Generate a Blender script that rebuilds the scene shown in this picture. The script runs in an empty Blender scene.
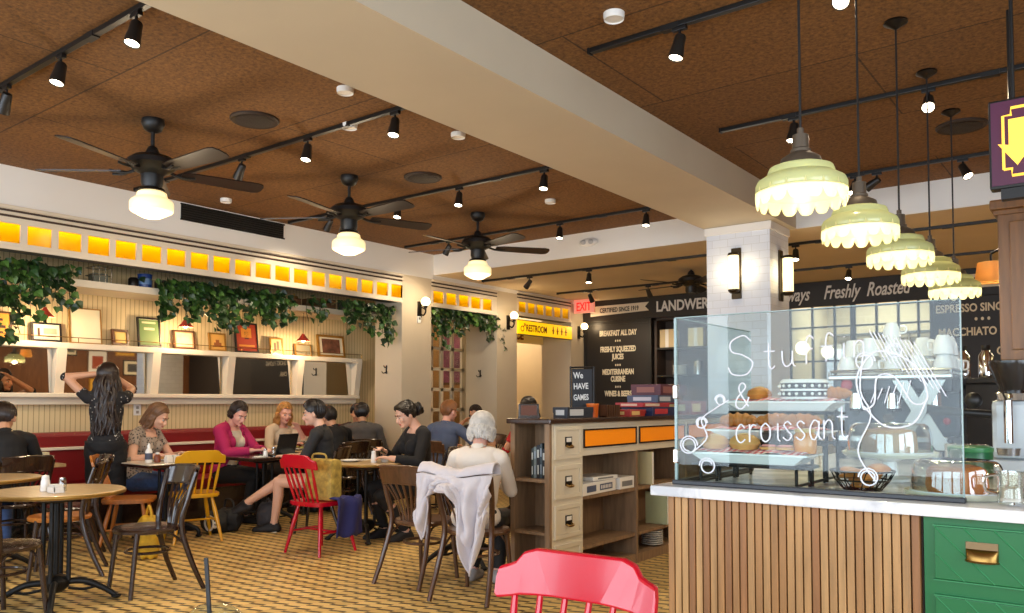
import bpy, bmesh, math, random
import numpy as np
from mathutils import Vector, Matrix, noise
R = math.radians
PI = math.pi
C = bpy.context.scene.collection
SC = bpy.context.scene
random.seed(7)

# ------------------------------------------------------------------ camera, light, exposure
cam_data = bpy.data.cameras.new('camera')
cam = bpy.data.objects.new('camera', cam_data)
C.objects.link(cam)
cam_data.sensor_width = 36.0
cam_data.lens = 810.5 / 1024 * 36
cam_data.shift_y = (369.9 - 306.5) / 1024
cam_data.clip_start = 0.05
cam.location = (0, 0, 1.25)
cam.rotation_euler = (R(90 + 2.236), 0, R(37.315))
SC.camera = cam
SC.view_settings.view_transform = 'Standard'
SC.view_settings.look = 'None'
SC.view_settings.gamma = 1
SC.view_settings.use_curve_mapping = False
SC.view_settings.exposure = 0.15
SC.cycles.max_bounces = 10
SC.cycles.transparent_max_bounces = 24
SC.cycles.sample_clamp_indirect = 6
SC.cycles.caustics_reflective = False
SC.cycles.caustics_refractive = False

world = bpy.data.worlds.new('world')
SC.world = world
world.use_nodes = True
bg = world.node_tree.nodes['Background']
bg.inputs[0].default_value = (0.62, 0.78, 1.0, 1)
bg.inputs[1].default_value = 0.5

def area(name, loc, rot, sx, sy, power, col):
    d = bpy.data.lights.new(name, 'AREA')
    d.shape = 'RECTANGLE'; d.size = sx; d.size_y = sy
    d.energy = power; d.color = col
    o = bpy.data.objects.new(name, d); C.objects.link(o)
    o.location = loc; o.rotation_euler = rot
    return o
# added fill lights, out of view, brightening the brown wall the mirrors reflect
for ly in (6.5, 9.2, 11.2):
    area('mirror_wall_fill', (1.9, ly, 2.93), (0, 0, 0), .5, .5, 45, (1, .8, .56))
# daylight through the storefront windows behind the camera and along the street side
DAY = (0.78, 0.88, 1.0)
for wx in (-6.6, -4.2, -1.8, 0.6):
    area('storefront_daylight', (wx, -2.42, 1.75), (R(90), 0, 0), 2.0, 2.3, 96, DAY)
for wy in (-0.9, 1.5):
    area('street_daylight', (3.42, wy, 1.75), (R(90), 0, R(90)), 2.0, 2.3, 100, DAY)
WARM = (1.0, 0.72, 0.42)
SPOT_W, FAN_W, PEND_W = 42.0, 22.0, 3.0

# ------------------------------------------------------------------ helpers
def lin(c):
    o = []
    for v in c[:3]:
        v = v / 255.0
        o.append(v / 12.92 if v <= 0.04045 else ((v + 0.055) / 1.055) ** 2.4)
    return (o[0], o[1], o[2], 1.0)

MATS = {}
def mat(name, rgb, rough=0.5, metal=0.0, emit=None, es=0.0, var=0.0, vs=12.0, bump=0.0, bs=40.0, stretch=None, spec=0.5, coat=0.0, trans=0.0, sub=0.0):
    if name in MATS: return MATS[name]
    m = bpy.data.materials.new(name); m.use_nodes = True
    nt = m.node_tree; N = nt.nodes; L = nt.links
    b = N['Principled BSDF']
    c = lin(rgb)
    b.inputs['Base Color'].default_value = c
    b.inputs['Roughness'].default_value = rough
    b.inputs['Metallic'].default_value = metal
    b.inputs['Specular IOR Level'].default_value = spec
    b.inputs['Coat Weight'].default_value = coat
    b.inputs['Transmission Weight'].default_value = trans
    if emit:
        b.inputs['Emission Color'].default_value = lin(emit)
        b.inputs['Emission Strength'].default_value = es
    if var or bump:
        tc = N.new('ShaderNodeTexCoord'); mp = N.new('ShaderNodeMapping')
        L.new(tc.outputs['Object'], mp.inputs[0])
        if stretch: mp.inputs['Scale'].default_value = stretch
        if var:
            nz = N.new('ShaderNodeTexNoise'); nz.inputs['Scale'].default_value = vs; nz.inputs['Detail'].default_value = 5
            L.new(mp.outputs[0], nz.inputs['Vector'])
            rp = N.new('ShaderNodeValToRGB')
            rp.color_ramp.elements[0].position = .3; rp.color_ramp.elements[1].position = .72
            rp.color_ramp.elements[0].color = tuple(x * (1 - var) for x in c[:3]) + (1,)
            rp.color_ramp.elements[1].color = tuple(min(1, x * (1 + var)) for x in c[:3]) + (1,)
            L.new(nz.outputs['Fac'], rp.inputs[0]); L.new(rp.outputs[0], b.inputs['Base Color'])
        if bump:
            n2 = N.new('ShaderNodeTexNoise'); n2.inputs['Scale'].default_value = bs; n2.inputs['Detail'].default_value = 4
            L.new(mp.outputs[0], n2.inputs['Vector'])
            bp = N.new('ShaderNodeBump'); bp.inputs['Strength'].default_value = bump; bp.inputs['Distance'].default_value = .01
            L.new(n2.outputs['Fac'], bp.inputs['Height']); L.new(bp.outputs[0], b.inputs['Normal'])
    MATS[name] = m
    return m

def nodes_of(name):
    m = bpy.data.materials.new(name); m.use_nodes = True
    MATS[name] = m
    nt = m.node_tree
    return m, nt.nodes, nt.links, nt.nodes['Principled BSDF']

def mathn(N, L, op, a, b=None):
    n = N.new('ShaderNodeMath'); n.operation = op
    for i, v in enumerate((a, b)):
        if v is None: continue
        if isinstance(v, (int, float)): n.inputs[i].default_value = v
        else: L.new(v, n.inputs[i])
    return n.outputs[0]

def glass_mat(name, tint=(235, 245, 248), refl=1.0, rough=0.0):
    m = bpy.data.materials.new(name); m.use_nodes = True
    nt = m.node_tree; N = nt.nodes; L = nt.links
    N.remove(N['Principled BSDF'])
    t = N.new('ShaderNodeBsdfTransparent'); t.inputs[0].default_value = lin(tint)
    g = N.new('ShaderNodeBsdfGlossy'); g.inputs['Roughness'].default_value = rough
    ge = N.new('ShaderNodeNewGeometry'); dt = N.new('ShaderNodeVectorMath'); dt.operation = 'DOT_PRODUCT'
    L.new(ge.outputs['Normal'], dt.inputs[0]); L.new(ge.outputs['Incoming'], dt.inputs[1])
    k = mathn(N, L, 'SUBTRACT', 1.0, mathn(N, L, 'ABSOLUTE', dt.outputs['Value']))
    f2 = mathn(N, L, 'MULTIPLY', mathn(N, L, 'ADD', mathn(N, L, 'MULTIPLY', mathn(N, L, 'POWER', k, 5.0), .96), .04), refl)
    mx = N.new('ShaderNodeMixShader')
    L.new(f2, mx.inputs[0]); L.new(t.outputs[0], mx.inputs[1]); L.new(g.outputs[0], mx.inputs[2])
    L.new(mx.outputs[0], N['Material Output'].inputs[0])
    MATS[name] = m
    return m

def translucent_mat(name, rgb, dif, mixf=0.5, gloss=0.05):
    m = bpy.data.materials.new(name); m.use_nodes = True
    nt = m.node_tree; N = nt.nodes; L = nt.links
    N.remove(N['Principled BSDF'])
    t = N.new('ShaderNodeBsdfTranslucent'); t.inputs[0].default_value = lin(rgb)
    d = N.new('ShaderNodeBsdfDiffuse'); d.inputs[0].default_value = lin(dif)
    g = N.new('ShaderNodeBsdfGlossy'); g.inputs['Roughness'].default_value = .15
    mx = N.new('ShaderNodeMixShader'); mx.inputs[0].default_value = mixf
    L.new(t.outputs[0], mx.inputs[1]); L.new(d.outputs[0], mx.inputs[2])
    m2 = N.new('ShaderNodeMixShader'); m2.inputs[0].default_value = gloss
    L.new(mx.outputs[0], m2.inputs[1]); L.new(g.outputs[0], m2.inputs[2])
    L.new(m2.outputs[0], N['Material Output'].inputs[0])
    MATS[name] = m
    return m

class MB:
    """collects shapes into one mesh"""
    def __init__(self): self.v = []; self.f = []; self.mi = []; self.m = 0
    def add(self, vs, fs):
        o = len(self.v); self.v += [tuple(p) for p in vs]
        for f in fs: self.f.append(tuple(o + i for i in f)); self.mi.append(self.m)
        return self
    def box(self, c, s, bev=0.0, M=None):
        x, y, z = s[0] / 2, s[1] / 2, s[2] / 2
        if bev > 0:
            b = min(bev, x * .9, y * .9, z * .9)
            bm = bmesh.new(); bmesh.ops.create_cube(bm, size=1)
            for q in bm.verts: q.co = Vector((q.co.x * s[0], q.co.y * s[1], q.co.z * s[2]))
            bmesh.ops.bevel(bm, geom=bm.edges[:], offset=b, segments=2, affect='EDGES', profile=.6)
            bm.verts.index_update()
            vs = [q.co.copy() for q in bm.verts]; fs = [[q.index for q in f.verts] for f in bm.faces]; bm.free()
        else:
            vs = [Vector((a, b_, c_)) for a in (-x, x) for b_ in (-y, y) for c_ in (-z, z)]
            fs = [(0, 1, 3, 2), (4, 6, 7, 5), (0, 4, 5, 1), (2, 3, 7, 6), (0, 2, 6, 4), (1, 5, 7, 3)]
        if M: vs = [M @ p for p in vs]
        c = Vector(c)
        return self.add([p + c for p in vs], fs)
    def bx(self, x0, x1, y0, y1, z0, z1, bev=0.0):
        return self.box(((x0 + x1) / 2, (y0 + y1) / 2, (z0 + z1) / 2), (abs(x1 - x0), abs(y1 - y0), abs(z1 - z0)), bev)
    def tube(self, pts, rad, n=8, caps=True, flat=None):
        pts = [Vector(p) for p in pts]; k = len(pts)
        if not hasattr(rad, '__len__'): rad = [rad] * k
        T = []
        for i in range(k):
            t = pts[min(i + 1, k - 1)] - pts[max(i - 1, 0)]
            T.append(t.normalized() if t.length > 1e-9 else Vector((0, 0, 1)))
        up = Vector((0, 0, 1)) if abs(T[0].z) < .95 else Vector((1, 0, 0))
        vs = []
        for i in range(k):
            a = T[i].cross(up)
            if a.length < 1e-4: a = T[i].cross(Vector((0, 1, 0)))
            a.normalize(); b = a.cross(T[i]).normalized(); up = b
            for j in range(n):
                th = 2 * PI * j / n
                s = flat if flat else 1.0
                vs.append(pts[i] + a * (math.cos(th) * rad[i]) + b * (math.sin(th) * rad[i] * s))
        fs = []
        for i in range(k - 1):
            for j in range(n):
                fs.append((i * n + j, i * n + (j + 1) % n, (i + 1) * n + (j + 1) % n, (i + 1) * n + j))
        if caps:
            fs.append(tuple(range(n))[::-1]); fs.append(tuple((k - 1) * n + j for j in range(n)))
        return self.add(vs, fs)
    def cyl(self, a, b, r0, r1=None, n=16):
        return self.tube([a, b], [r0, r0 if r1 is None else r1], n)
    def lathe(self, prof, n=32, c=(0, 0, 0), M=None, ripple=None):
        c = Vector(c); vs = []; fs = []; k = len(prof)
        for i, (r, z) in enumerate(prof):
            for j in range(n):
                th = 2 * PI * j / n
                rr, zz = (r, z) if ripple is None else ripple(i, r, z, th)
                p = Vector((rr * math.cos(th), rr * math.sin(th), zz))
                vs.append((M @ p if M else p) + c)
        for i in range(k - 1):
            for j in range(n):
                fs.append((i * n + j, i * n + (j + 1) % n, (i + 1) * n + (j + 1) % n, (i + 1) * n + j))
        if prof[0][0] > 1e-6 and ripple is None: pass
        return self.add(vs, fs)
    def disc(self, c, r, n=24, M=None):
        c = Vector(c)
        vs = [Vector((r * math.cos(2 * PI * j / n), r * math.sin(2 * PI * j / n), 0)) for j in range(n)]
        if M: vs = [M @ p for p in vs]
        return self.add([p + c for p in vs], [tuple(range(n))])
    def ball(self, c, r, n=12, M=None):
        if not hasattr(r, '__len__'): r = (r, r, r)
        c = Vector(c); vs = []; fs = []; h = max(4, n // 2 + 1)
        for i in range(h + 1):
            ph = PI * i / h
            for j in range(n):
                th = 2 * PI * j / n
                p = Vector((r[0] * math.sin(ph) * math.cos(th), r[1] * math.sin(ph) * math.sin(th), r[2] * math.cos(ph)))
                vs.append((M @ p if M else p) + c)
        for i in range(h):
            for j in range(n):
                fs.append((i * n + j, (i + 1) * n + j, (i + 1) * n + (j + 1) % n, i * n + (j + 1) % n))
        return self.add(vs, fs)
    def prism(self, out, d, M=None, c=(0, 0, 0)):
        """outline in local xy, extruded by d along local z"""
        n = len(out); c = Vector(c)
        vs = [Vector((x, y, 0)) for x, y in out] + [Vector((x, y, d)) for x, y in out]
        if M: vs = [M @ p for p in vs]
        fs = [tuple(range(n))[::-1], tuple(range(n, 2 * n))] + [(i, (i + 1) % n, n + (i + 1) % n, n + i) for i in range(n)]
        return self.add([p + c for p in vs], fs)
    def grid(self, fn, nu, nv):
        vs = [fn(i / nu, j / nv) for j in range(nv + 1) for i in range(nu + 1)]
        fs = [(j * (nu + 1) + i, j * (nu + 1) + i + 1, (j + 1) * (nu + 1) + i + 1, (j + 1) * (nu + 1) + i) for j in range(nv) for i in range(nu)]
        return self.add(vs, fs)
    def xf(self, M):
        self.v = [tuple(M @ Vector(p)) for p in self.v]; return self
    def build(self, name, m, parent=None, smooth=False, loc=None):
        me = bpy.data.meshes.new(name)
        me.from_pydata(self.v, [], self.f)
        ms = m if isinstance(m, (list, tuple)) else [m]
        for q in ms: me.materials.append(q)
        if len(ms) > 1: me.polygons.foreach_set('material_index', self.mi)
        bm = bmesh.new(); bm.from_mesh(me)
        bmesh.ops.remove_doubles(bm, verts=bm.verts, dist=1e-6)
        bmesh.ops.recalc_face_normals(bm, faces=bm.faces); bm.to_mesh(me); bm.free()
        if smooth:
            me.polygons.foreach_set('use_smooth', [True] * len(me.polygons))
            try: me.set_sharp_from_angle(angle=R(42))
            except Exception: pass
        me.update()
        o = bpy.data.objects.new(name, me); C.objects.link(o)
        if parent: o.parent = parent
        if loc: o.location = loc
        return o

def tag(o, label=None, cat=None, group=None, kind=None):
    if label: o['label'] = label
    if cat: o['category'] = cat
    if group: o['group'] = group
    if kind: o['kind'] = kind
    return o
def thing(name, label, cat, loc=(0, 0, 0), rz=0.0, group=None):
    o = bpy.data.objects.new(name, None); C.objects.link(o)
    o.empty_display_size = .1
    o.location = loc; o.rotation_euler = (0, 0, rz)
    return tag(o, label, cat, group)
def struct(o): o['kind'] = 'structure'; return o
def dup(src, loc=None, rz=None, label=None, group=None):
    kids = {}
    for o in C.objects:
        if o.parent: kids.setdefault(o.parent.name, []).append(o)
    def rec(s, par):
        c = s.copy(); C.objects.link(c); c.parent = par
        for k in kids.get(s.name, []): rec(k, c)
        return c
    r = rec(src, None)
    if loc is not None: r.location = loc
    if rz is not None: r.rotation_euler = (0, 0, rz)
    if label: r['label'] = label
    if group: r['group'] = group
    return r

FACE_NY = Matrix(((1, 0, 0), (0, 0, -1), (0, 1, 0)))      # local xy plane seen from -Y
FACE_PX = Matrix(((0, 0, 1), (1, 0, 0), (0, 1, 0)))       # local xy plane seen from +X
FACE_UP = Matrix.Identity(3)
def txt(s, size, m, parent, loc, F=FACE_NY, ext=.002, bold=0.0, shear=0.0, align='LEFT', sx=1.0, name='lettering', rot=0.0):
    cu = bpy.data.curves.new(name, 'FONT'); cu.body = s; cu.size = size; cu.extrude = ext; cu.offset = bold; cu.shear = shear
    cu.align_x = align; cu.resolution_u = 3
    t = bpy.data.objects.new(name, cu); C.objects.link(t)
    bpy.context.view_layer.update()
    me = bpy.data.meshes.new_from_object(t.evaluated_get(bpy.context.evaluated_depsgraph_get()))
    bpy.data.objects.remove(t); bpy.data.curves.remove(cu)
    M = F.to_4x4() @ Matrix.Rotation(rot, 4, 'Z') @ Matrix.Diagonal((sx, 1, 1, 1))
    me.transform(Matrix.Translation(Vector(loc)) @ M)
    me.materials.clear(); me.materials.append(m)
    o = bpy.data.objects.new(name, me); C.objects.link(o); o.parent = parent
    return o
def spline(pts, k=6):
    """Catmull-Rom through the points"""
    P = [Vector(p) for p in pts]; out = []
    for i in range(len(P) - 1):
        p0, p1, p2, p3 = P[max(i - 1, 0)], P[i], P[i + 1], P[min(i + 2, len(P) - 1)]
        for j in range(k):
            t = j / k
            out.append(.5 * ((2 * p1) + (p2 - p0) * t + (2 * p0 - 5 * p1 + 4 * p2 - p3) * t * t + (3 * p1 - p0 - 3 * p2 + p3) * t ** 3))
    out.append(P[-1]); return out

# ------------------------------------------------------------------ materials
cream = mat('cream_paint', (198, 186, 164), .55, var=.03, vs=3)
pale_cream = mat('cream_trim_paint', (222, 210, 188), .5)  # paler cream for valances, shelves and door frame
plaster = mat('off_white_plaster', (205, 192, 168), .8, var=.03, vs=2)
tanplaster = mat('tan_plaster', (220, 200, 166), .8, var=.05, vs=1.5)
white = mat('white_paint', (235, 233, 228), .5)
black = mat('matte_black_metal', (18, 17, 16), .45)
darkmetal = mat('dark_bronze_metal', (34, 29, 25), .35, metal=.6)
iron = mat('black_cast_iron', (20, 20, 20), .5, metal=.3, bump=.1, bs=60)
brass = mat('aged_brass', (150, 115, 62), .35, metal=1)
steel = mat('brushed_steel', (170, 170, 170), .25, metal=1)
chrome = mat('chrome', (215, 215, 215), .08, metal=1)
darkwood = mat('dark_brown_bentwood', (48, 30, 22), .22, var=.25, vs=6, stretch=(8, 8, 1), coat=.4)
brownwood = mat('brown_stained_wood', (84, 54, 34), .3, var=.3, vs=5, stretch=(10, 10, 1), coat=.25)
oak = mat('weathered_oak', (138, 110, 82), .55, var=.25, vs=4, stretch=(8, 8, 1))
topwood = mat('light_wood_tabletop', (196, 168, 122), .3, var=.12, vs=3, stretch=(1, 12, 1), coat=.2)
darktop = mat('dark_walnut_counter', (60, 40, 30), .25, var=.3, vs=4, stretch=(12, 1, 1), coat=.3)
yellowp = mat('glossy_yellow_paint', (216, 158, 22), .3, coat=.3)
redp = mat('glossy_red_paint', (190, 12, 36), .16, coat=.15)
orangew = mat('orange_stained_wood', (172, 104, 40), .35, var=.2, vs=5, stretch=(8, 8, 1))
china = mat('white_china', (236, 234, 228), .15, coat=.3)
paper = mat('white_paper', (232, 230, 222), .8)
redleather = mat('red_leather', (120, 16, 22), .4, bump=.1, bs=30)
clear = glass_mat('clear_glass', (240, 247, 248))
case_glass = glass_mat('case_glass', (240, 247, 247), .55)
dome_glass = glass_mat('dome_plastic', (242, 244, 240), 4.0, .03)
bulbm = mat('lit_warm_bulb', (255, 240, 210), .4, emit=(255, 226, 178), es=9)
lensm = mat('lit_spot_lens', (255, 245, 225), .4, emit=(255, 236, 205), es=14)
globem = mat('lit_opal_glass', (255, 240, 205), .3, emit=(255, 226, 160), es=.82)
mirrorm = mat('mirror_silver', (215, 213, 205), .02, metal=1)

# floor: staggered columns of tan tiles with dark bars
m, N, L, b = nodes_of('tan_tile_with_dark_bars')
tc = N.new('ShaderNodeTexCoord'); sp = N.new('ShaderNodeSeparateXYZ'); L.new(tc.outputs['Object'], sp.inputs[0])
u = mathn(N, L, 'DIVIDE', sp.outputs[0], .104)
cu_ = mathn(N, L, 'FLOOR', u)
half = mathn(N, L, 'MULTIPLY', mathn(N, L, 'FRACT', u), -.36)
v = mathn(N, L, 'ADD', mathn(N, L, 'DIVIDE', sp.outputs[1], .095), half)
fv = mathn(N, L, 'FRACT', v)
bar = mathn(N, L, 'LESS_THAN', fv, .27)
cmb = N.new('ShaderNodeCombineXYZ'); L.new(cu_, cmb.inputs[0]); L.new(mathn(N, L, 'FLOOR', v), cmb.inputs[1])
wn = N.new('ShaderNodeTexWhiteNoise'); wn.noise_dimensions = '2D'; L.new(cmb.outputs[0], wn.inputs['Vector'])
rp = N.new('ShaderNodeValToRGB'); L.new(wn.outputs['Value'], rp.inputs[0])
rp.color_ramp.elements[0].color = lin((196, 162, 96)); rp.color_ramp.elements[1].color = lin((222, 188, 118))
mx = N.new('ShaderNodeMix'); mx.data_type = 'RGBA'
L.new(bar, mx.inputs['Factor']); L.new(rp.outputs[0], mx.inputs['A']); mx.inputs['B'].default_value = lin((44, 26, 20))
L.new(mx.outputs['Result'], b.inputs['Base Color']); b.inputs['Roughness'].default_value = .42
floor_m = m
# ceiling: brown strand board with panel seams
m, N, L, b = nodes_of('brown_strand_board')
tc = N.new('ShaderNodeTexCoord')
br = N.new('ShaderNodeTexBrick'); L.new(tc.outputs['Object'], br.inputs['Vector'])
br.inputs['Scale'].default_value = 1; br.inputs['Brick Width'].default_value = 2.44; br.inputs['Row Height'].default_value = 1.22
br.inputs['Mortar Size'].default_value = .006; br.inputs['Mortar Smooth'].default_value = 0
br.inputs['Color1'].default_value = (1, 1, 1, 1); br.inputs['Color2'].default_value = (.86, .86, .86, 1); br.inputs['Mortar'].default_value = (.35, .35, .35, 1)
nz = N.new('ShaderNodeTexNoise'); nz.inputs['Scale'].default_value = 38; nz.inputs['Detail'].default_value = 8; nz.inputs['Roughness'].default_value = .75
L.new(tc.outputs['Object'], nz.inputs['Vector'])
rp = N.new('ShaderNodeValToRGB'); L.new(nz.outputs['Fac'], rp.inputs[0])
rp.color_ramp.elements[0].position = .3; rp.color_ramp.elements[0].color = lin((70, 45, 20))
rp.color_ramp.elements[1].position = .7; rp.color_ramp.elements[1].color = lin((156, 108, 54))
mx = N.new('ShaderNodeMix'); mx.data_type = 'RGBA'; mx.blend_type = 'MULTIPLY'; mx.inputs['Factor'].default_value = 1
L.new(rp.outputs[0], mx.inputs['A']); L.new(br.outputs['Color'], mx.inputs['B']); L.new(mx.outputs['Result'], b.inputs['Base Color'])
b.inputs['Roughness'].default_value = .85
osb = m
# beadboard (vertical grooves along y)
def groove(name, rgb, dark, axis, pitch, frac, rough=.55):
    m, N, L, b = nodes_of(name)
    tc = N.new('ShaderNodeTexCoord'); sp = N.new('ShaderNodeSeparateXYZ'); L.new(tc.outputs['Object'], sp.inputs[0])
    f = mathn(N, L, 'FRACT', mathn(N, L, 'DIVIDE', sp.outputs[axis], pitch))
    g = mathn(N, L, 'LESS_THAN', f, frac)
    mx = N.new('ShaderNodeMix'); mx.data_type = 'RGBA'; L.new(g, mx.inputs['Factor'])
    mx.inputs['A'].default_value = lin(rgb); mx.inputs['B'].default_value = lin(dark)
    L.new(mx.outputs['Result'], b.inputs['Base Color']); b.inputs['Roughness'].default_value = rough
    return m
bead = groove('cream_beadboard', (222, 200, 152), (168, 142, 98), 1, .05, .14)
# white subway tile
m, N, L, b = nodes_of('white_subway_tile')
tc = N.new('ShaderNodeTexCoord'); sp = N.new('ShaderNodeSeparateXYZ'); L.new(tc.outputs['Object'], sp.inputs[0])
cmb = N.new('ShaderNodeCombineXYZ'); L.new(mathn(N, L, 'ADD', sp.outputs[0], sp.outputs[1]), cmb.inputs[0]); L.new(sp.outputs[2], cmb.inputs[1])
br = N.new('ShaderNodeTexBrick'); L.new(cmb.outputs[0], br.inputs['Vector']); br.inputs['Scale'].default_value = 1
br.inputs['Brick Width'].default_value = .16; br.inputs['Row Height'].default_value = .075; br.inputs['Mortar Size'].default_value = .002
br.inputs['Color1'].default_value = lin((232, 238, 248)); br.inputs['Color2'].default_value = lin((224, 230, 241)); br.inputs['Mortar'].default_value = lin((206, 210, 216))
L.new(br.outputs['Color'], b.inputs['Base Color']); b.inputs['Roughness'].default_value = .2
tile = m
# marble
m, N, L, b = nodes_of('white_marble')
tc = N.new('ShaderNodeTexCoord'); nz = N.new('ShaderNodeTexNoise'); nz.inputs['Scale'].default_value = 3; nz.inputs['Detail'].default_value = 8; nz.inputs['Distortion'].default_value = 1.6
L.new(tc.outputs['Object'], nz.inputs['Vector']); rp = N.new('ShaderNodeValToRGB'); L.new(nz.outputs['Fac'], rp.inputs[0])
rp.color_ramp.elements[0].position = .42; rp.color_ramp.elements[0].color = lin((196, 198, 202)); rp.color_ramp.elements[1].position = .55; rp.color_ramp.elements[1].color = lin((234, 234, 234))
L.new(rp.outputs[0], b.inputs['Base Color']); b.inputs['Roughness'].default_value = .2
marble = m

# ------------------------------------------------------------------ the room
ZC, ZB = 3.26, 2.98
struct(MB().bx(-10.5, 3.6, -2.7, 14.0, -.06, 0).build('floor', floor_m))
struct(MB().bx(-7.6, -3.36, -2.6, 8.2, ZC, ZC + .06).build('ceiling', osb))
struct(MB().bx(-2.63, 3.6, -2.6, 8.2, ZC, ZC + .06).build('ceiling', osb))
struct(MB().bx(-3.37, -2.62, -2.6, 8.15, ZB, ZC + .06).build('beam', plaster))
struct(MB().bx(-7.55, 3.6, 8.15, 12.2, ZB, ZC + .06).build('ceiling', [tanplaster]))
struct(MB().bx(-7.55, 3.6, 8.135, 8.15, ZB, ZC).build('trim_1', white))
# left wall: soffit face, pillars and the recess behind them
struct(MB().bx(-8.7, -7.55, -2.6, 8.09, 2.92, ZC + .06).build('wall_left_soffit', white))
struct(MB().bx(-8.7, -7.55, 8.09, 12.2, 2.92, ZC + .06).build('wall_left_soffit', white))
struct(MB().bx(-8.7, -8.6, -2.6, 8.95, 0, 2.92).build('wall_left', bead))
struct(MB().bx(-8.05, -7.55, 7.53, 8.09, 0, 2.92).build('pillar', cream))
struct(MB().bx(-8.16, -7.55, 9.53, 10.03, 0, 2.92).build('pillar', cream))
struct(MB().bx(-8.16, -7.55, 11.56, 12.0, 0, 2.92).build('pillar', cream))
struct(MB().bx(-8.7, -8.6, 10.1, 10.9, 0, 2.92).build('wall_left', cream))
struct(MB().bx(-10.4, -8.6, 10.85, 10.95, 0, 2.92).build('wall_corridor', cream))
struct(MB().bx(-10.5, -10.4, 8.0, 12.6, 0, 2.92).build('wall_corridor', cream))
struct(MB().bx(-10.4, -8.6, 8.85, 8.95, 0, 2.92).build('wall_corridor', cream))
struct(MB().bx(-10.4, -7.55, 12.45, 12.55, 0, 2.92).build('wall_corridor', cream))
struct(MB().bx(-10.5, -8.6, 8.0, 12.6, 2.92, 3.0).build('ceiling', plaster))
# back wall, right wall, storefront wall
struct(MB().bx(-7.55, -4.05, 12.35, 12.45, 0, ZC).bx(-1.97, 3.6, 12.35, 12.45, 0, ZC).bx(-4.05, -1.97, 12.05, 12.1, 2.98, ZC).build('wall_back', mat('dark_wall', (40, 34, 30), .6)))
framewall = mat('brown_panel_wall', (112, 70, 40), .5, var=.2, vs=3, stretch=(1, 6, 1))
struct(MB().bx(3.5, 3.6, 3.2, 12.4, 0, ZC).build('wall_right', framewall))
struct(MB().bx(3.5, 3.6, -2.6, 3.2, 0, .55).bx(3.5, 3.6, -2.6, 3.2, 2.95, ZC).bx(3.5, 3.6, -2.6, -1.95, .55, 2.95).bx(3.5, 3.6, .15, .45, .55, 2.95).bx(3.5, 3.6, 2.55, 3.2, .55, 2.95).build('wall_right_storefront', cream))
st = MB().bx(-8.7, 3.6, -2.6, -2.5, 0, .55).bx(-8.7, 3.6, -2.6, -2.5, 2.95, ZC)
for a, b_ in ((-8.7, -7.65), (-5.55, -5.25), (-3.15, -2.85), (-.75, -.45), (1.65, 3.6)): st.bx(a, b_, -2.6, -2.5, .55, 2.95)
struct(st.build('wall_storefront', cream))
for k, wx in enumerate((-6.6, -4.2, -1.8, .6)):
    w = struct(MB().bx(wx - 1.05, wx + 1.05, -2.6, -2.52, .55, .62).bx(wx - 1.05, wx + 1.05, -2.6, -2.52, 2.88, 2.95).bx(wx - 1.05, wx - .98, -2.6, -2.52, .62, 2.88).bx(wx + .98, wx + 1.05, -2.6, -2.52, .62, 2.88).bx(wx - .03, wx + .03, -2.6, -2.52, .62, 2.88).build('window_%d' % (k + 1), black))
    MB().bx(wx - .98, wx + .98, -2.57, -2.56, .62, 2.88).build('pane', clear, w)
for k, wy in enumerate((-.9, 1.5)):
    w = struct(MB().bx(3.52, 3.6, wy - 1.05, wy + 1.05, .55, .62).bx(3.52, 3.6, wy - 1.05, wy + 1.05, 2.88, 2.95).bx(3.52, 3.6, wy - 1.05, wy - .98, .62, 2.88).bx(3.52, 3.6, wy + .98, wy + 1.05, .62, 2.88).build('window_%d' % (k + 5), black))
    MB().bx(3.56, 3.57, wy - .98, wy + .98, .62, 2.88).build('pane', clear, w)
# tiled column under the beam
cl = struct(MB().bx(-3.34, -2.70, 7.6, 8.13, 0, ZB).build('column_tiled', tile))
MB().bx(-3.36, -2.68, 7.58, 8.13, 2.90, ZB - .001, .01).build('capital', white, cl)
struct(MB().bx(-8.6, -8.585, -2.5, 8.9, 0, .12).build('baseboard_left', cream))
# ------------------------------------------------------------------ left wall: valances with amber panes
amber = translucent_mat('amber_glass', (255, 214, 2), (255, 170, 8), .1, .04)
groovem = mat('dark_shadow_groove', (62, 44, 34), .6)
def valance(y0, y1, panes, pw, label, lit=1.0, z0=2.555, seed=0):
    t = thing('light_valance', label, 'valance', (-7.55, (y0 + y1) / 2, z0))
    oy = (y0 + y1) / 2
    b = MB(); X0, X1 = -.03, .0
    zl, zh = .05, .215                     # pane opening
    b.bx(X0, X1, y0 - oy, y1 - oy, 0, zl).bx(X0, X1, y0 - oy, y1 - oy, zh, .365)
    edges = [y0] + [v for p in panes for v in (p, p + pw)] + [y1]
    for i in range(0, len(edges), 2): b.bx(X0, X1, edges[i] - oy, edges[i + 1] - oy, zl, zh)
    b.bx(X1, X1 + .02, y0 - oy, y1 - oy, -.012, .018, .004)
    b.bx(X1, X1 + .025, y0 - oy, y1 - oy, .335, .365, .004).bx(X1, X1 + .02, y0 - oy, y1 - oy, .285, .305, .004)
    b.build('frame', pale_cream, t)
    MB().bx(-.22, X0, y0 - oy, y1 - oy, 0, .012).bx(-.22, -.208, y0 - oy, y1 - oy, .012, .365).build('housing', mat('grey_housing', (92, 90, 84), .7), t)
    g = MB()
    for z in (.275, .322): g.bx(X1, X1 + .004, y0 - oy, y1 - oy, z - .009, z + .009)
    g.build('groove', groovem, t)
    for p in panes:
        MB().bx(-.021, -.017, p - oy, p - oy + pw, zl, zh).build('amber_pane', amber, t)
    if lit:
        MB().cyl((-.085, y0 - oy + .05, .222), (-.085, y1 - oy - .05, .222), .008).build('light_tube', mat('lit_tube_%g' % lit, (255, 250, 236), .4, emit=(255, 250, 232), es=62 * lit), t)
    return t
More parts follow.
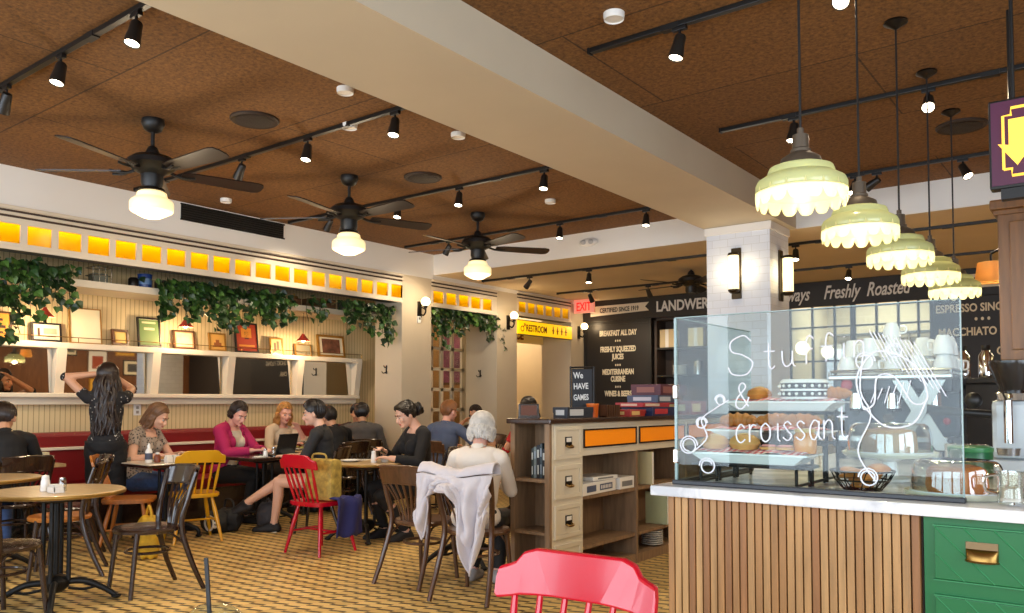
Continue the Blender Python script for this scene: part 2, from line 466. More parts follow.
valance(.35, 7.53, [.436 + .2555 * k + .004 for k in range(28) if .44 + .2555 * k < 7.4], .2, 'long cream valance with a row of glowing amber panes above the mirrors')
valance(8.09, 9.53, [8.13 + .268 * k for k in range(5)], .215, 'short cream valance with five amber panes above the French door', .7)
valance(10.03, 11.56, [10.08 + .245 * k for k in range(6)], .2, 'cream valance with dim amber panes above the yellow restroom sign', .22, 2.6)
# upper shelf for the plants, picture ledge, mirrors
sh = MB().bx(-8.6, -7.9, .5, 7.5, 2.36, 2.4, .006).bx(-7.9, -7.87, .5, 7.5, 2.335, 2.405, .006)
tag(sh.build('plant_shelf', pale_cream), 'high cream shelf along the wall holding the trailing plants', 'shelf')
sh = MB().bx(-8.16, -7.75, 8.1, 9.5, 2.4, 2.44, .006)
tag(sh.build('plant_shelf', pale_cream), 'short cream shelf under the amber panes above the French door', 'shelf')
lg = thing('picture_ledge', 'long cream ledge above the mirrors with a thin brass rail for pictures', 'ledge', (-8.6, 4.1, 1.82))
MB().bx(0, .16, -3.1, 3.56, -.04, .02, .008).build('shelf_board', pale_cream, lg)
q = MB().tube([(.15, -3.1, .075), (.15, 3.56, .075)], .004)
for k in range(8): q.cyl((.15, -3.1 + k * .95, .02), (.15, -3.1 + k * .95, .075), .004)
q.build('rail', brass, lg)
bl = MB().bx(-8.6, -8.42, 1.0, 7.6, 1.29, 1.335, .008).bx(-8.6, -8.5, 1.0, 7.6, 1.22, 1.29, .004)
tag(bl.build('mirror_sill', pale_cream), 'lower cream sill running under the row of mirrors', 'sill')
for a, b_, lab in ((1.0, 2.6, 'wall mirror furthest toward the storefront'), (2.75, 3.64, 'wall mirror left of the standing woman'), (3.74, 4.6, 'wall mirror behind the standing woman, below the tall white print'), (4.76, 5.52, 'wall mirror between the green poster and the red poster'), (5.7, 6.53, 'wall mirror below the red poster and small gold frame'), (6.72, 7.56, 'last wall mirror, closest to the pillar')):
    t = thing('wall_mirror', lab, 'mirror', (-8.56, (a + b_) / 2, 1.335)); w = (b_ - a) / 2
    MB().bx(0, .012, -w, w, 0, .45).build('mirror_glass', mirrorm, t)
    MB().bx(-.03, .0, -w, w, 0, .45).build('backing', cream, t)
for y in (2.67, 3.69, 4.68, 5.61, 6.62, 7.6):
    o = MB().prism([(0, 0), (.10, 0), (.16, .445), (0, .445)], .09, Matrix(((1, 0, 0), (0, 0, -1), (0, 1, 0)))).build('mirror_bracket', pale_cream)
    o.location = (-8.59, y + .045, 1.336)
    tag(o, {2.67: 'tapered cream bracket at the far left mirror edge', 3.69: 'tapered cream bracket left of the standing woman', 4.68: 'tapered cream bracket under the green poster', 5.61: 'tapered cream bracket under the red poster', 6.62: 'tapered cream bracket left of the last mirror', 7.6: 'tapered cream bracket at the end of the mirror row'}[y], 'bracket', 'brackets between the mirrors')
# banquette along the wall
t = thing('banquette', 'long red leather banquette with studded top against the beadboard wall', 'bench', (-8.55, 4.2, 0))
MB().bx(-.03, .12, -3.4, 3.2, .42, .945, .04).build('backrest', redleather, t)
q = MB()
for k in range(34): q.ball((.105, -3.3 + k * .195, .925), .011, 8)
q.build('stud', brass, t)
MB().bx(0, .68, -3.4, 3.2, .32, .43, .03).build('seat', redleather, t)
MB().bx(0, .62, -3.4, 3.2, 0, .32).build('base', darkwood, t)
MB().bx(.12, .15, -3.4, 3.2, .77, .80, .006).build('back_rail', pale_cream, t)

# pictures leaning on the ledge
def picture(y, w, h, lab, frame_m, face, inner=None, extra=None, tilt=9, cat='picture', name='framed_picture', fw=.018, rz=0):
    t = thing(name, lab, cat, (-8.50, y, 1.842))
    M = Matrix.Rotation(R(rz), 4, 'Z') @ Matrix.Rotation(R(-tilt), 4, 'Y')
    q = MB().bx(-.012, .012, -w / 2, w / 2, 0, fw).bx(-.012, .012, -w / 2, w / 2, h - fw, h).bx(-.012, .012, -w / 2, -w / 2 + fw, fw, h - fw).bx(-.012, .012, w / 2 - fw, w / 2, fw, h - fw)
    q.xf(M).build('frame', frame_m, t)
    MB().bx(-.01, .002, -w / 2 + fw, w / 2 - fw, fw, h - fw).xf(M).build('print', face, t)
    if inner:
        k, mm = inner
        MB().bx(.002, .004, -w / 2 * k, w / 2 * k, h / 2 - h / 2 * k, h / 2 + h / 2 * k).xf(M).build('picture', mm, t)
    if extra:
        for nm, mm, rects in extra:
            q = MB()
            for (a, b_, c, d) in rects: q.bx(.004, .006, a * w, b_ * w, c * h, d * h)
            q.xf(M).build(nm, mm, t)
    return t
goldf = mat('gold_frame', (176, 128, 56), .35, metal=.5, var=.2)
woodf = mat('brown_frame', (92, 58, 32), .4)
blackf = mat('black_frame', (24, 20, 18), .4)
matb = mat('cream_mount', (226, 214, 184), .7)
bars = mat('dark_print', (70, 44, 28), .7)
picture(3.06, .4, .27, 'yellow poster with dark lettering at the far left of the ledge', woodf, mat('yellow_poster', (222, 150, 40), .6), None, [('print_bars', bars, [(-.3, .3, .66, .74), (-.36, .36, .4, .5), (-.3, .3, .22, .28)])])
picture(3.57, .28, .19, 'low black-framed ink drawing on the ledge beside the yellow poster', blackf, matb, None, [('ink_figure', bars, [(-.3, -.22, .25, .7), (-.22, .3, .25, .3)]), ('wash', mat('grey_wash', (176, 160, 132), .7), [(-.1, .34, .4, .7)])])
picture(3.95, .32, .37, 'tall pale print in a thin frame glowing under the lamp', goldf, mat('pale_print', (246, 234, 196), .6), fw=.01, tilt=8)
picture(4.31, .2, .175, 'small square gold picture angled beside the green poster', woodf, mat('gold_print', (226, 176, 80), .6), (.6, mat('pale_gold', (240, 205, 120), .6)), rz=12, fw=.026)
picture(4.63, .26, .33, 'green poster in a dark frame on the ledge', blackf, matb, (.86, mat('green_poster', (104, 132, 74), .6)), [('poster_type', mat('pale_type', (214, 206, 160), .7), [(-.22, .24, .58, .66), (-.3, .3, .8, .86)])])
picture(5.04, .26, .215, 'wood-framed faded photograph under the second small lamp', woodf, mat('faded_photo', (196, 160, 116), .6), (.72, mat('photo_pale', (226, 206, 170), .6, var=.3, vs=9)))
picture(5.46, .22, .215, 'small gold-framed print with a brown building on yellow', goldf, mat('yellow_print', (224, 170, 84), .6), None, [('building', mat('brown_ink', (150, 84, 34), .6), [(-.22, .22, .3, .46), (-.1, .1, .46, .62), (-.3, .3, .22, .3)])])
picture(5.86, .32, .37, 'red and orange poster in a black frame behind the hanging vine', blackf, mat('red_poster', (186, 62, 30), .6), None, [('poster_shape', mat('orange_ink', (234, 150, 50), .6), [(-.22, .22, .5, .82), (-.34, .34, .2, .26)]), ('poster_figure', mat('dark_red_ink', (96, 24, 18), .6), [(-.08, .1, .45, .7)])])
picture(6.29, .19, .21, 'narrow gold-framed sketch right of the red poster', goldf, mat('sketch_print', (216, 186, 128), .6), None, [('sketch', mat('grey_ink', (120, 100, 72), .7), [(-.2, -.05, .2, .7), (.02, .2, .25, .8)])])
picture(6.7, .25, .15, 'low grey print behind the orange hanging lamp', goldf, mat('grey_print', (150, 140, 112), .6), fw=.01)
picture(7.17, .46, .3, 'largest gold-framed painting at the pillar end of the ledge', goldf, matb, (.66, mat('brown_painting', (112, 70, 50), .6, var=.5, vs=14)), fw=.03)
# small red pendants in front of the wall
def lamp_small(y, z, lab):
    t = thing('small_pendant_lamp', lab, 'lamp', (-8.22, y, 2.36), 0, 'little red hanging lamps over the pictures')
    d = 2.36 - z
    MB().cyl((0, 0, 0), (0, 0, -d + .09), .004, n=8).build('cord', black, t)
    MB().lathe([(.014, .1 - d), (.02, .085 - d), (.05, .045 - d), (.085, .005 - d), (.08, .005 - d), (.046, .043 - d), (.014, .08 - d)], 20).build('lamp_shade', mat('coral_red_enamel', (190, 66, 50), .35), t, True)
    MB().ball((0, 0, .022 - d), (.026, .026, .026), 10).build('bulb', mat('lit_small_bulb', (255, 240, 210), .4, emit=(255, 226, 178), es=22), t, True)
    l = bpy.data.lights.new('pendant_light', 'POINT'); l.energy = 15.0; l.color = WARM; l.shadow_soft_size = .03
    o = bpy.data.objects.new('pendant_light', l); C.objects.link(o); o.parent = t; o.location = (0, 0, -d - .03)
lamp_small(3.43, 2.05, 'small red hanging lamp above the black-framed drawing')
lamp_small(4.88, 2.06, 'small red hanging lamp above the wood-framed photograph')
lamp_small(6.47, 2.0, 'small coral hanging lamp near the last mirror')
# things on the high shelf
o = thing('wire_crate', 'grey wire crate on the high shelf between the vines', 'crate', (-8.02, 3.83, 2.401)); q = MB()
for z in (.01, .08, .155):
    q.tube([(-.08, -.09, z), (.08, -.09, z), (.08, .09, z), (-.08, .09, z), (-.08, -.09, z)], .004, 6)
for k in range(4): q.cyl((.08, -.09 + .06 * k, .005), (.08, -.09 + .06 * k, .155), .004, n=6)
q.bx(-.08, .08, -.09, .09, 0, .005).build('wire_frame', steel, o); MB().bx(-.06, .06, -.07, .07, .006, .1, .01).build('crate_content', mat('grey_green_tin', (110, 112, 98), .6), o)
o = thing('blue_can', 'blue coffee can standing on the high shelf', 'can', (-7.98, 4.28, 2.401))
MB().lathe([(0, 0), (.07, 0), (.072, .006), (.068, .01), (.068, .135), (.072, .14), (.07, .146), (0, .146)], 24).build('can_body', mat('blue_tin', (28, 58, 120), .3), o, True); MB().lathe([(.0686, .04), (.0692, .04), (.0692, .1), (.0686, .1)], 24).build('can_label', mat('pale_blue_label', (96, 130, 176), .5), o, True)
o = thing('dark_jar', 'small dark jar beside the blue can on the high shelf', 'jar', (-7.98, 4.16, 2.401)); MB().lathe([(0, 0), (.045, 0), (.05, .02), (.05, .08), (.035, .1), (0, .1)], 18).build('jar_body', darkmetal, o, True)
o = thing('wooden_mill', 'small brown wooden grinder on the shelf right of the second vine', 'grinder', (-7.99, 6.15, 2.401)); MB().bx(-.06, .06, -.06, .06, 0, .09, .01).build('grinder_box', brownwood, o); MB().lathe([(.05, .09), (.045, .115), (.012, .13), (.012, .15), (0, .15)], 16).build('grinder_bowl', brass, o, True)
o = thing('wicker_basket', 'long brown wicker basket on the shelf near the pillar', 'basket', (-8.02, 6.55, 2.401))
MB().bx(-.12, .12, -.17, .17, 0, .012).bx(-.12, -.1, -.17, .17, 0, .12, .006).bx(.1, .12, -.17, .17, 0, .12, .006).bx(-.12, .12, -.17, -.15, 0, .12, .006).bx(-.12, .12, .15, .17, 0, .12, .006).build('basket_body', mat('wicker', (104, 72, 40), .7, var=.5, vs=60, bump=.6, bs=90), o)
# trailing vines
leafm = [mat('leaf_green', (40, 70, 28), .4), mat('leaf_light_green', (72, 108, 46), .4), mat('leaf_dark_green', (26, 48, 22), .4)]
stemm = mat('vine_stem', (70, 72, 40), .6)
potm = mat('dark_planter', (52, 46, 40), .6)
def vine(x, y0, y1, ztop, drop, n, lab, seed, shape=None, pot=True):
    rnd = random.Random(seed)
    t = thing('trailing_vine', lab, 'plant', (x, (y0 + y1) / 2, ztop)); oy = (y0 + y1) / 2
    if pot:
        q = MB().bx(-.16, -.02, y0 - oy + .1, y1 - oy - .1, .002, .1, .01); q.build('planter', potm, t)
    lv = MB(); stq = MB(); W = y1 - y0
    ns = max(5, int(W * 22))
    for k in range(ns):
        f = (k + rnd.random()) / ns
        env = shape(f) if shape else 1.0
        L = drop * env * rnd.uniform(.45, 1.0)
        yy = y0 - oy + f * W
        p0 = Vector((rnd.uniform(-.12, -.02), yy + rnd.uniform(-.1, .1), rnd.uniform(.04, .12)))
        p1 = Vector((rnd.uniform(.02, .08), yy + rnd.uniform(-.05, .05), rnd.uniform(.03, .1)))
        pts = [p0, p1]; z = p1.z; xx = p1.x
        steps = max(2, int(L / .09)); cy = p1.y
        for s in range(steps):
            z -= L / steps + .01; cy += rnd.uniform(-.035, .035); xx += rnd.uniform(-.02, .03)
            pts.append(Vector((min(xx, .2), cy, z)))
        sp = spline(pts, 4); stq.tube(sp, .004, 5)
        nl = int(len(sp) * n)
        for j in range(nl):
            p = sp[rnd.randrange(len(sp))] + Vector((rnd.uniform(-.02, .05), rnd.uniform(-.05, .05), rnd.uniform(-.03, .03)))
            s = rnd.uniform(.055, .1)
            d = Vector((rnd.uniform(.1, 1), rnd.uniform(-.8, .8), rnd.uniform(-1.3, -.1))).normalized()
            nrm = (Vector((1, rnd.uniform(-.7, .7), rnd.uniform(-.1, .9)))).normalized()
            sd = d.cross(nrm).normalized(); up = sd.cross(d).normalized()
            lv.m = rnd.choices((0, 1, 2), (5, 2.2, 3))[0]
            o_ = [(0, 0, 0), (.2, .34, .1), (.42, .50, .14), (.7, .28, .05), (1, 0, -.12), (.7, -.28, .05), (.42, -.5, .14), (.2, -.34, .1), (.5, 0, 0)]
            lv.add([p + d * (a * s) + sd * (b_ * s) + up * (c * s) for a, b_, c in o_], [(0, 8, 2, 1), (8, 4, 3, 2), (0, 7, 6, 8), (8, 6, 5, 4)])
    stq.build('stem', stemm, t)
    lv.build('foliage', leafm, t)
    return t
vine(-7.86, 2.3, 3.5, 2.4, .56, 1.15, 'bushy trailing vine at the left end of the high shelf', 1, lambda f: .35 + .75 * (1 - abs(f - .5)))
vine(-7.86, 4.3, 5.95, 2.4, .46, 1.2, 'widest trailing vine hanging over the middle of the ledge', 2, lambda f: .4 + .6 * math.sin(PI * (.1 + .85 * f)))
vine(-7.86, 6.27, 6.5, 2.4, .34, .6, 'thin wisp of vine above the coral lamp', 3, pot=False)
vine(-7.72, 6.62, 7.46, 2.4, .46, 1.2, 'trailing vine beside the first pillar', 4, lambda f: .6 + .4 * f)
vine(-7.66, 8.15, 9.7, 2.44, .42, 1.15, 'trailing vine over the French door between the pillars', 5, lambda f: .6 + .4 * math.sin(8 * f))
# French door with panes
struct(MB().bx(-10.4, -8.6, 10.835, 10.848, 0, 2.9).build('wall_corridor_panel', mat('corridor_wood', (150, 108, 66), .6, var=.2, vs=3)))
d = struct(thing('door_1', None, None, (-8.6, 9.5, 0)))
q = MB().bx(-.05, .0, -.56, -.5, 0, 2.6).bx(-.05, .0, .5, .6, 0, 2.6).bx(-.05, 0, -.5, .5, 2.45, 2.6).bx(-.05, 0, -.5, .5, 0, .5)
for y in (-.27, -.03, .22, .47): q.bx(-.04, 0, y - .03, y + .03, .5, 2.45)
for z in (.8, 1.12, 1.44, 1.76, 2.08): q.bx(-.04, 0, -.5, .5, z - .025, z + .025)
q.build('door_frame', pale_cream, d); MB().bx(-.03, -.025, -.5, .5, .5, 2.45).build('pane', clear, d)
q = thing('wall_poster', 'colourful poster seen through the French door panes', 'poster', (-9.55, 10.84, 1.55), R(-90))
MB().bx(0, .02, -.3, .3, 0, .9).build('frame', woodf, q); MB().bx(.02, .024, -.26, .26, .04, .86).build('print', mat('violet_print', (120, 60, 90), .6, var=.6, vs=5), q)
q = thing('wall_poster', 'green and cream poster further along behind the French door', 'poster', (-9.0, 10.84, 1.35), R(-90))
MB().bx(0, .02, -.25, .25, 0, .7).build('frame', blackf, q); MB().bx(.02, .024, -.21, .21, .04, .66).build('print', mat('green_cream_print', (140, 150, 90), .6, var=.6, vs=5), q)
for (x, y, z, e) in ((-9.5, 9.7, 2.5, 30), (-9.4, 11.6, 2.7, 45)):
    l = bpy.data.lights.new('corridor_light', 'POINT'); l.energy = e; l.color = (1, .74, .45); l.shadow_soft_size = .12
    o = bpy.data.objects.new('corridor_light', l); C.objects.link(o); o.location = (x, y, z)
# restroom sign, office letters
signy = mat('lit_yellow_sign', (250, 200, 10), .5, emit=(255, 200, 0), es=.75)
redtxt = mat('dark_red_letters', (120, 24, 18), .6)
t = thing('restroom_sign', 'yellow lit RESTROOM sign hanging across the doorway between the pillars', 'sign', (-7.52, 10.75, 2.305))
MB().bx(-.06, 0, -.72, .8, 0, .212, .008).build('sign_box', signy, t)
MB().bx(-.062, .002, -.73, .81, -.012, 0).bx(-.062, .002, -.73, .81, .212, .222).build('sign_rim', mat('green_bronze_rim', (120, 110, 30), .4), t)
txt('RESTROOM', .15, redtxt, t, (.002, -.52, .052), FACE_PX, .001, .003, sx=.74)
txt('\u2642', .13, mat('amber_brown_letters', (170, 116, 20), .6), t, (.002, -.68, .06), FACE_PX, .001)
q = MB()
for k in range(4): q.bx(.0, .003, .22 + k * .125, .25 + k * .125, .05, .15).bx(0, .003, .2 + k * .125, .27 + k * .125, .1, .115).ball((.001, .235 + k * .125, .165), (.003, .014, .014), 8)
q.build('pictogram', mat('amber_brown_letters', (170, 116, 20), .6), t)
t = thing('office_sign', 'cream header board with dark red OFFICE lettering above the corridor opening', 'sign', (-8.12, 10.95, 2.235))
MB().bx(-.04, 0, -.9, .6, 0, .3).build('board', mat('pale_cream_board', (236, 214, 160), .6), t)
txt('OFFICE', .2, redtxt, t, (.002, -.62, .06), FACE_PX, .001, .008)
# globe sconces, hooks, thermostat
def globe_sconce(x, y, z, lab):
    t = thing('globe_sconce', lab, 'wall lamp', (x, y, z), 0, 'globe sconces on the pillars')
    MB().bx(0, .018, -.035, .035, -.16, .06, .006).build('back_plate', darkmetal, t)
    MB().tube(spline([(.018, 0, -.1), (.08, 0, -.13), (.12, 0, -.09), (.12, 0, -.03)], 5), .011, 8).tube([(.018, 0, -.02), (.07, 0, -.03), (.12, 0, -.06)], .007, 8).cyl((.12, 0, -.04), (.12, 0, -.005), .022, .03).build('arm', darkmetal, t, True)
    MB().ball((.12, 0, .05), .062, 20).build('globe', mat('lit_globe', (255, 240, 205), .3, emit=(255, 224, 165), es=3.6), t, True)
    l = bpy.data.lights.new('sconce_light', 'POINT'); l.energy = 4; l.color = WARM; l.shadow_soft_size = .06
    o = bpy.data.objects.new('sconce_light', l); C.objects.link(o); o.parent = t; o.location = (.22, 0, .05)
globe_sconce(-7.55, 7.85, 2.53, 'globe wall lamp on the pillar next to the mirrors')
globe_sconce(-7.55, 9.8, 2.51, 'globe wall lamp on the pillar left of the restroom sign')
globe_sconce(-7.55, 11.8, 2.49, 'globe wall lamp right of the restroom sign by the black menu')
def coat_hook(x, y, z, lab):
    t = thing('coat_hook', lab, 'hook', (x, y, z), 0, 'coat hooks on the pillars')
    MB().bx(-.012, .012, -.008, 0, -.05, .06, .003).build('plate', darkmetal, t)
    MB().tube(spline([(0, -.008, .03), (0, -.04, .035), (0, -.05, .06)], 4), .006, 6).tube(spline([(0, -.008, -.03), (-.03, -.03, -.045), (-.05, -.04, -.02)], 4), .006, 6).tube(spline([(0, -.008, -.03), (.03, -.03, -.045), (.05, -.04, -.02)], 4), .006, 6).build('prong', darkmetal, t, True)
coat_hook(-7.83, 7.53, 1.67, 'small dark coat hook on the first pillar by the mirrors')
coat_hook(-7.87, 9.53, 1.67, 'small dark coat hook on the pillar beyond the French door')
t = thing('wall_thermostat', 'small white thermostat on the first pillar under the globe lamp', 'thermostat', (-7.55, 7.84, 2.3)); MB().bx(0, .02, -.03, .03, 0, .09, .006).build('case', white, t); MB().bx(.02, .022, -.018, .018, .045, .075).build('display', mat('grey_display', (140, 140, 136), .4), t)
t = thing('wall_outlet', 'small cream outlet plate on the beadboard behind the seated women', 'outlet', (-8.6, 4.55, 1.1)); MB().bx(0, .01, -.04, .04, 0, .12, .003).build('plate', white, t); MB().bx(.01, .012, -.015, .015, .02, .05).bx(.01, .012, -.015, .015, .07, .1).build('socket', mat('grey_socket', (150, 145, 135), .5), t)
t = thing('air_vent', 'long black air vent slot in the white soffit above the amber panes', 'vent', (-7.55, 5.03, 3.085)); MB().bx(0, .008, -.62, .62, 0, .15).build('backing', black, t)
q = MB()
for k in range(6): q.box((.014, 0, .015 + k * .024), (.012, 1.22, .004))
q.bx(.008, .02, -.63, .63, -.01, .004).bx(.008, .02, -.63, .63, .146, .16).build('slat', black, t)
# ------------------------------------------------------------------ ceiling: fans, tracks, discs
def make_fan(loc, lab, rot, light=True, z=ZC):
    t = thing('ceiling_fan', lab, 'ceiling fan', (loc[0], loc[1], z), R(rot), 'ceiling fans over the dining area')
    MB().lathe([(0, 0), (.075, 0), (.08, -.03), (.06, -.075), (.025, -.095), (0, -.095)], 24).build('canopy', black, t, True)
    MB().cyl((0, 0, -.09), (0, 0, -.26), .014, n=12).lathe([(0, -.18), (.03, -.2), (.045, -.23), (.05, -.26), (0, -.26)], 20).build('downrod', black, t, True)
    MB().lathe([(0, -.25), (.06, -.25), (.125, -.27), (.165, -.3), (.17, -.335), (.13, -.37), (.1, -.385), (.075, -.4), (.075, -.46), (.065, -.49), (0, -.49)], 32).build('motor', black, t, True)
    for k in range(5):
        a = R(72 * k); M = Matrix.Rotation(a, 4, 'Z')
        q = MB()
        out = [(.2, -.05), (.28, -.064), (.74, -.08), (.785, -.065), (.8, -.03), (.8, .03), (.785, .065), (.74, .08), (.28, .064), (.2, .05)]
        q.prism(out, .008, Matrix.Rotation(R(-12), 3, 'X'), (0, 0, -.375)); q.xf(M)
        bl = q.build('blade', mat('dark_fan_blade', (34, 24, 20), .4, var=.2, vs=4), t)
        q = MB().tube(spline([(.12, 0, -.365), (.17, 0, -.38), (.21, .012, -.384), (.29, .03, -.374)], 4), .011, 6).tube(spline([(.15, 0, -.37), (.21, -.015, -.39), (.29, -.03, -.385)], 4), .009, 6); q.xf(M); q.build('blade_bracket', black, bl, True)
    if light:
        MB().lathe([(.06, -.49), (.085, -.5), (.09, -.515), (.06, -.525)], 24).build('fitter', darkmetal, t, True)
        MB().lathe([(.075, -.515), (.098, -.53), (.104, -.56), (.138, -.585), (.146, -.6), (.146, -.655), (.138, -.665), (.09, -.69), (.06, -.705), (0, -.715)], 36).build('glass_shade', globem, t, True)
        l = bpy.data.lights.new('fan_light', 'POINT'); l.energy = FAN_W; l.color = (1, .8, .55); l.shadow_soft_size = .14
        o = bpy.data.objects.new('fan_light', l); C.objects.link(o); o.parent = t; o.location = (0, 0, -.88)
    return t
make_fan((-5.5, 2.99), 'dark ceiling fan with lit schoolhouse globe, nearest of the three', 3)
make_fan((-5.49, 4.81), 'dark ceiling fan with lit schoolhouse globe, middle of the three', -3)
make_fan((-5.49, 6.6), 'dark ceiling fan with lit schoolhouse globe, furthest, close to the cross beam', -18)
make_fan((-4.55, 8.95 + .9), 'unlit dark ceiling fan on the low tan ceiling near the menu wall', 30, False, ZB + .18)

trackm = mat('black_track', (16, 15, 14), .4)
def track(y, x0, x1, z, lab):
    t = thing('track_rail', lab, 'light track', ((x0 + x1) / 2, y, z)); w = (x1 - x0) / 2
    MB().bx(-w, w, -.018, .018, -.028, 0, .003).build('rail', trackm, t)
    for a in (-w - .012, w): MB().bx(a, a + .012, -.022, .022, -.032, 0).build('end_cap', black, t)
    x = -w + .5
    while x < w: MB().bx(x - .05, x + .05, -.021, .021, -.034, -.002).build('joiner', black, t); x += 1.22
track(2.068, -7.4, -3.45, ZC, 'black ceiling track nearest the front left corner of the dining room')
track(3.869, -7.4, -3.45, ZC, 'black ceiling track beside the nearest fan')
track(5.630, -7.4, -3.45, ZC, 'black ceiling track beside the middle fan')
track(7.452, -7.4, -3.45, ZC, 'black ceiling track beside the furthest fan')
track(3.890, -2.4, 1.5, ZC, 'black ceiling track over the front of the counter, right of the beam')
track(5.630, -2.35, 1.5, ZC, 'black ceiling track crossing behind the nearest pendant')
track(7.442, -2.35, 1.5, ZC, 'black ceiling track near the far edge of the counter ceiling')
track(8.9, -7.3, -3.6, ZB, 'black track on the low tan ceiling ahead of the menu')
track(10.65, -7.2, -.9, ZB, 'black track on the low tan ceiling closest to the menu wall')
track(8.85, -3.1, -.9, ZB, 'black track on the low tan ceiling right of the tiled column')
def make_spot(x, y, z, aim, lab, lit=True, power=1.0, grp='track spotlights'):
    t = thing('track_spotlight', lab, 'spotlight', (x, y, z - .03), 0, grp)
    MB().bx(-.04, .04, -.014, .014, -.02, .002, .003).cyl((0, 0, -.02), (0, 0, -.07), .008, n=8).build('bracket', trackm, t)
    d = Vector(aim).normalized()
    M = Vector((0, 0, -1)).rotation_difference(d).to_matrix()
    pv = Vector((0, 0, -.07))
    MB().lathe([(0, .025), (.026, .025), (.03, .017), (.032, -.025), (.039, -.078), (.041, -.104), (.036, -.104), (.034, -.097)], 20, pv, M).build('can', mat('dark_spot_can', (30, 27, 24), .4), t, True)
    MB().disc(pv + M @ Vector((0, 0, -.098)), .0345, 20, M).build('lens', lensm if lit else black, t)
    if lit:
        l = bpy.data.lights.new('spot_light', 'SPOT'); l.energy = SPOT_W * power; l.color = (1, .80, .56); l.spot_size = R(95); l.spot_blend = .7; l.shadow_soft_size = .035
        o = bpy.data.objects.new('spot_light', l); C.objects.link(o); o.parent = t
        o.location = pv + d * .135; o.rotation_euler = Vector((0, 0, -1)).rotation_difference(d).to_euler()
    return t
DN = (.08, -.25, -1); WW = (-.8, .05, -1)
for x, y, aim, lab in (
    (-5.570, 2.068, WW, 'spotlight at the far left of the nearest ceiling track'),
    (-4.824, 2.068, DN, 'second spotlight from the beam on the nearest ceiling track'),
    (-3.986, 2.068, DN, 'spotlight beside the beam on the nearest ceiling track'),
    (-5.723, 3.869, WW, 'spotlight just right of the nearest fan'),
    (-4.885, 3.869, DN, 'spotlight between the nearest fan and the beam'),
    (-3.955, 3.869, DN, 'spotlight close to the beam on the second track'),
    (-6.725, 5.630, WW, 'spotlight left of the middle fan'),
    (-5.703, 5.630, DN, 'spotlight right behind the middle fan blades'),
    (-4.906, 5.630, DN, 'spotlight halfway between the middle fan and the beam'),
    (-3.945, 5.630, DN, 'spotlight close to the beam on the third track'),
    (-6.663, 7.452, WW, 'spotlight left of the furthest fan'),
    (-5.008, 7.452, DN, 'spotlight right of the furthest fan'),
    (-3.935, 7.452, DN, 'spotlight beside the beam near the cross beam'),
    (-1.850, 3.890, (-.15, -.2, -1), 'spotlight alone on the front counter track near the beam'),
    (-1.022, 3.890, (.1, -.9, -1), 'bright tilted spotlight at the top edge beside the pendant cords'),
    (-1.819, 5.630, (-.1, -.2, -1), 'spotlight just above the nearest pendant'),
    (-0.971, 5.630, (.1, -.8, -.8), 'glaring tilted spotlight beside the far pendant cords'),
    (-1.880, 7.442, (-.1, -.5, -1), 'glaring spotlight right of the nearest pendant shade'),
    (-1.042, 7.442, (.5, -.4, -1), 'dark tilted spotlight close to the maroon sign')):
    make_spot(x, y, ZC, aim, lab)
make_spot(-1.70, 7.44, ZC, (-.9, .2, -.45), 'unlit spotlight turned sideways behind the pendant cords', False)
for x, y, aim, lab in (
    (-6.48, 8.9, (-.9, .25, -.75), 'spotlight on the low ceiling above the restroom sign'),
    (-5.53, 8.9, DN, 'spotlight on the low ceiling right of the restroom sign'),
    (-6.6, 10.65, (0, .8, -1), 'spotlight on the low ceiling above the exit sign'),
    (-5.6, 10.65, (0, .8, -1), 'spotlight aimed at the menu banner lettering'),
    (-2.86, 8.85, (.1, -.4, -1), 'glaring spotlight on the low ceiling right of the column'),
    (-2.78, 10.65, (0, -.5, -1), 'glaring spotlight just above the script banner')):
    make_spot(x, y, ZB, aim, lab, grp='track spotlights on the low ceiling')
def disc_thing(name, lab, cat, x, y, z, r, m, drop=.02):
    t = thing(name, lab, cat, (x, y, z))
    MB().lathe([(0, 0), (r, 0), (r, -drop * .5), (r * .93, -drop), (r * .85, -drop * .8), (0, -drop * .9)], 36).build('plate', m, t, True)
    return t
spk = mat('brown_speaker_grille', (48, 34, 26), .6)
def speaker(x, y, lab):
    t = disc_thing('ceiling_speaker', lab, 'speaker', x, y, ZC, .17, spk, .02); MB().lathe([(0, -.021), (.13, -.021), (.135, -.019)], 30).build('grille', mat('speaker_mesh', (40, 29, 22), .7, bump=.3, bs=200), t, True)
speaker(-4.91, 3.42, 'large round dark speaker in the strand board above the nearest fan')
speaker(-4.99, 5.23, 'round dark speaker in the strand board above the middle fan')
speaker(-.93, 6.62, 'round dark speaker in the ceiling over the far pendants')
sm = [(-7.09, 4.62, ZC, 'small white sensor on the strand board near the soffit'), (-4.45, 3.9, ZC, 'small white sensor near the second ceiling track'), (-2.08, 3.6, ZC, 'small white disc in the counter ceiling right of the beam'), (-4.55, 6.6, ZC, 'small white sensor right of the middle fan'), (-3.96, 3.43, ZC, 'white smoke detector on the beam edge nearest'), (-3.96, 4.53, ZC, 'small white sprinkler cap further along the beam edge')]
for x, y, z, lab in sm: disc_thing('smoke_detector', lab, 'detector', x, y, z, .055, white, .035)
t = thing('emergency_light', 'white oval emergency light on the cross beam face near the furthest fan', 'emergency light', (-5.05, 8.135, 3.13)); MB().ball((0, -.02, 0), (.13, .035, .05), 16).build('housing', white, t, True)
MB().ball((-.05, -.055, 0), (.035, .02, .03), 10).ball((.05, -.055, 0), (.035, .02, .03), 10).build('lamp_head', mat('grey_lamp_head', (190, 190, 190), .3), t, True)
